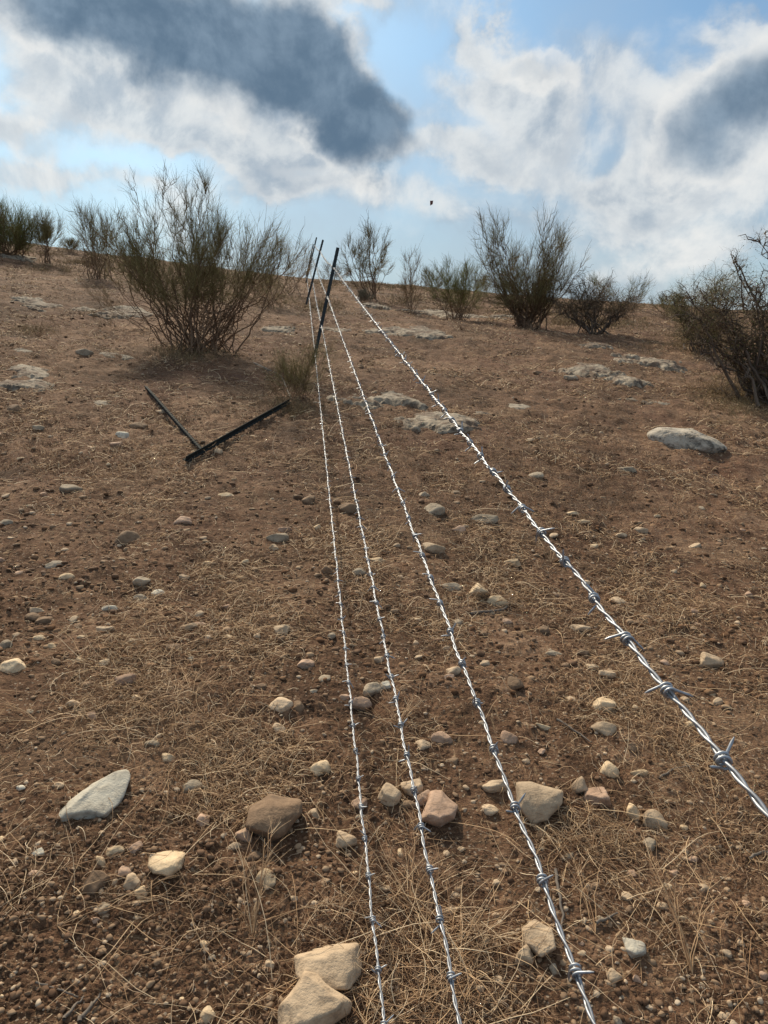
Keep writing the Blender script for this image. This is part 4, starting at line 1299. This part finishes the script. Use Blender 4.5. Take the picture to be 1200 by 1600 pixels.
def weed(x, y, label, n=12, hpx=120, lean=0.0, seed=1, fan=.35, mat=M_STRAW, flatf=.25, name='dry_weed'):
    """a withered, forking weed pressed low over the soil, rooted at the pixel"""
    r = np.random.default_rng(seed)
    P, Z, ok = hit([x], [y]); b0 = P[0]; pm = float(Z[0]) / FPX
    L = hpx * pm * 1.9
    th = R(90) - lean + r.normal(0, fan, n)
    ll = L * r.uniform(.55, 1.05, n)
    K = 9; s = np.linspace(0, 1, K)
    cv = r.normal(0, .45, n)
    ang = th[:, None] + cv[:, None] * s + r.normal(0, .12, (n, K))
    st = ll[:, None] / (K - 1)
    PX = b0[0] + np.concatenate([np.zeros((n, 1)), np.cumsum(np.cos(ang[:, :-1]) * st, 1)], 1)
    PY = b0[1] + np.concatenate([np.zeros((n, 1)), np.cumsum(np.sin(ang[:, :-1]) * st, 1)], 1)
    PZ = H0(PX, PY) + .004 + ll[:, None] * flatf * r.uniform(.2, 1, (n, 1)) * np.sin(s * 2.0)[None]
    main = np.stack([PX, PY, PZ], -1)
    m2 = n * 3
    idx = r.integers(0, n, m2); a, tg = lerp_path(main[idx], r.uniform(.25, .9, m2))
    rot = r.choice([-1, 1], m2) * r.uniform(.3, .8, m2)
    d = np.stack([tg[:, 0] * np.cos(rot) - tg[:, 1] * np.sin(rot), tg[:, 0] * np.sin(rot) + tg[:, 1] * np.cos(rot), tg[:, 2] + .05], -1)
    l2 = L * r.uniform(.12, .35, m2)
    sub_ = bez(a, a + d * l2[:, None] * .5 + r.normal(0, .08, (m2, 3)) * l2[:, None], a + d * l2[:, None], 5)
    V, F = join([tubes(main - b0, .0010 * r.uniform(.7, 1.2, (n, 1)) * (1 - .6 * s)[None], 4), tubes(sub_ - b0, .0006 * r.uniform(.7, 1.2, (m2, 1)) * (1 - .5 * np.linspace(0, 1, 5))[None], 3)])
    o = obj(name, mk_mesh(name, V, F, mat), loc=b0)
    return tag(o, label, 'dry weed', 'withered weeds on the slope')


weed(1082, 1525, 'tall pale forked weed standing at the lower right corner', 9, 150, .1, 1, .28, flatf=.5)
weed(395, 1470, 'pale weed stalks left of the lowest wire above the tan rocks', 12, 110, 0, 2, .4, flatf=.4)
weed(90, 1450, 'long curved pale stalks below the white wedge stone', 7, 130, .9, 3, .5, flatf=.12)
weed(640, 1420, 'tangled straw weed between the lowest and third wires', 18, 90, .2, 4, 1.2, flatf=.2)
weed(720, 1500, 'tangled straw weed right of the third wire at the bottom', 14, 90, .5, 5, 1.0, flatf=.2)
weed(1120, 1290, 'straw tangle at the right edge under the top wire', 14, 110, .1, 6, .9, flatf=.3)
weed(930, 1460, 'thin pale weed right of the second wire near the bottom', 5, 90, -.1, 7, .3, flatf=.2)
weed(300, 1090, 'pale branching stalk left of the lowest wire', 7, 80, -.6, 8, .7, flatf=.15)
weed(860, 880, 'tuft of straw stalks beside the top wire', 6, 30, .1, 9, .6, flatf=.4)
weed(770, 945, 'dark dry tuft holding the two cream stones', 40, 30, .3, 10, 1.3, flatf=.5, mat=M_LITTER)
weed(620, 1140, 'straw tuft between the third and second wires', 14, 50, .3, 11, .9, flatf=.3)
weed(1040, 1440, 'single bent stalk left of the tall forked weed', 3, 110, -.4, 12, .3, flatf=.1)
weed(60, 1130, 'pale curved straws at the left edge', 8, 70, -1.0, 13, .5, flatf=.12)
weed(1000, 900, 'scattered straw stalks right of the top wire', 8, 60, -.4, 14, .9, flatf=.2)


weed(502, 716, 'dark dead tuft on the soil just left of the lowest wire', 60, 14, .3, 21, 1.4, flatf=.9, mat=M_LITTER, name='dead_tuft')
weed(722, 516, 'small dark dead tuft on the upper slope below the ridge brooms', 60, 9, .3, 22, 1.4, flatf=.9, mat=M_LITTER, name='dead_tuft')
weed(830, 517, 'dark dead tuft below the foot of the large ridge broom', 70, 10, .3, 23, 1.5, flatf=.9, mat=M_LITTER, name='dead_tuft')
weed(60, 528, 'low dead tuft on the left slope above the rock ledge', 60, 14, .3, 24, 1.4, flatf=.9, mat=M_LITTER, name='dead_tuft')
weed(205, 700, 'straw stalks on the soil left of the loose posts', 8, 30, .3, 25, 1.0, flatf=.3)
weed(560, 730, 'fan of straw between the lowest and third wires up the slope', 16, 30, .9, 26, .7, flatf=.3)
weed(460, 720, 'curved straws on the soil left of the dark dead tuft', 16, 34, 1.0, 27, .5, flatf=.2)
weed(870, 700, 'thin straw stalks on the right slope above the top wire', 9, 26, .2, 28, .9, flatf=.3)
weed(1060, 790, 'straw tangle on the right slope below the boulder', 14, 34, .4, 29, 1.0, flatf=.3)
weed(350, 900, 'straw stalks on the left slope above the heap of flakes', 10, 40, -.5, 30, .8, flatf=.3)


def stick(pts, rad, label, seed=0):
    r = np.random.default_rng(seed)
    xs = [p[0] for p in pts]; ys = [p[1] for p in pts]
    P, Z, ok = hit(np.interp(np.linspace(0, 1, 14), np.linspace(0, 1, len(xs)), xs), np.interp(np.linspace(0, 1, 14), np.linspace(0, 1, len(ys)), ys))
    P[:, 2] = H0(P[:, 0], P[:, 1]) + .009
    P += r.normal(0, .0012, P.shape)
    b0 = P[0].copy()
    V, F = sweep(P - b0, rad * np.linspace(1, .45, 14), 7)
    return tag(obj('stick', mk_mesh('stick', V, F, M_STICK), loc=b0), label, 'stick', 'dead sticks on the ground')


stick([(100, 1600), (132, 1562)], .0035, 'grey stick at the bottom left corner, left one of the crossing pair', 1)
stick([(125, 1602), (158, 1560)], .0045, 'thick dark stick at the bottom left corner, right one of the pair', 2)
stick([(55, 1540), (125, 1565)], .0028, 'thin grey twig lying behind the crossing sticks', 3)
stick([(868, 1365), (872, 1400), (880, 1440), (872, 1470)], .004, 'curved grey stick beside the second wire near the lumpy tan rock', 4)
stick([(870, 1128), (905, 1150), (925, 1165)], .004, 'dark curved twig left of the smooth oval tan stone', 5)
stick([(1030, 1220), (1055, 1205), (1090, 1200)], .0035, 'grey twig right of the thin cream flake', 6)
stick([(930, 1448), (965, 1432)], .004, 'short brown stick above the blocky whitish stone', 7)
stick([(1170, 1345), (1195, 1335), (1215, 1345)], .004, 'curved twig at the right edge above the tall forked weed', 8)
stick([(395, 568), (440, 590), (455, 625)], .013, 'dark bent branch on the ground left of the nearest post', 9)
stick([(735, 962), (790, 955), (800, 930)], .006, 'thin grey curved branch under the dry tuft', 10)

# the small dark red thing hanging in the sky: a four-cornered kite
kz = 42.0
kp = px_at(674, 317, kz)
kr = tag(obj('kite', None, loc=kp), 'tiny dark red four-cornered kite alone in the sky above the ridge', 'kite')
bm = bmesh.new()
pr = [(-.07, .11), (.10, .12), (.075, -.06), (-.06, -.13)]
f_ = [bm.verts.new((a_, .015 * i_, b_)) for i_, (a_, b_) in enumerate(pr)]; k_ = [bm.verts.new((a_, .03 + .015 * i_, b_)) for i_, (a_, b_) in enumerate(pr)]
bm.faces.new(f_); bm.faces.new(k_[::-1])
for i_ in range(4): bm.faces.new((f_[i_], k_[i_], k_[(i_ + 1) % 4], f_[(i_ + 1) % 4]))
me = bpy.data.meshes.new('sail'); bm.to_mesh(me); bm.free(); me.materials.append(M_KITE)
obj('sail', me, kr)
V, F = tubes(np.array([[[-.065, -.02, -.13], [.1, -.02, .12]], [[-.07, -.02, .11], [.075, -.02, -.06]]]), np.full((2, 2), .006), 5)
obj('spars', mk_mesh('spars', V, F, M_STICK), kr)
print('objects', len(bpy.data.objects), 'stones', cnt)
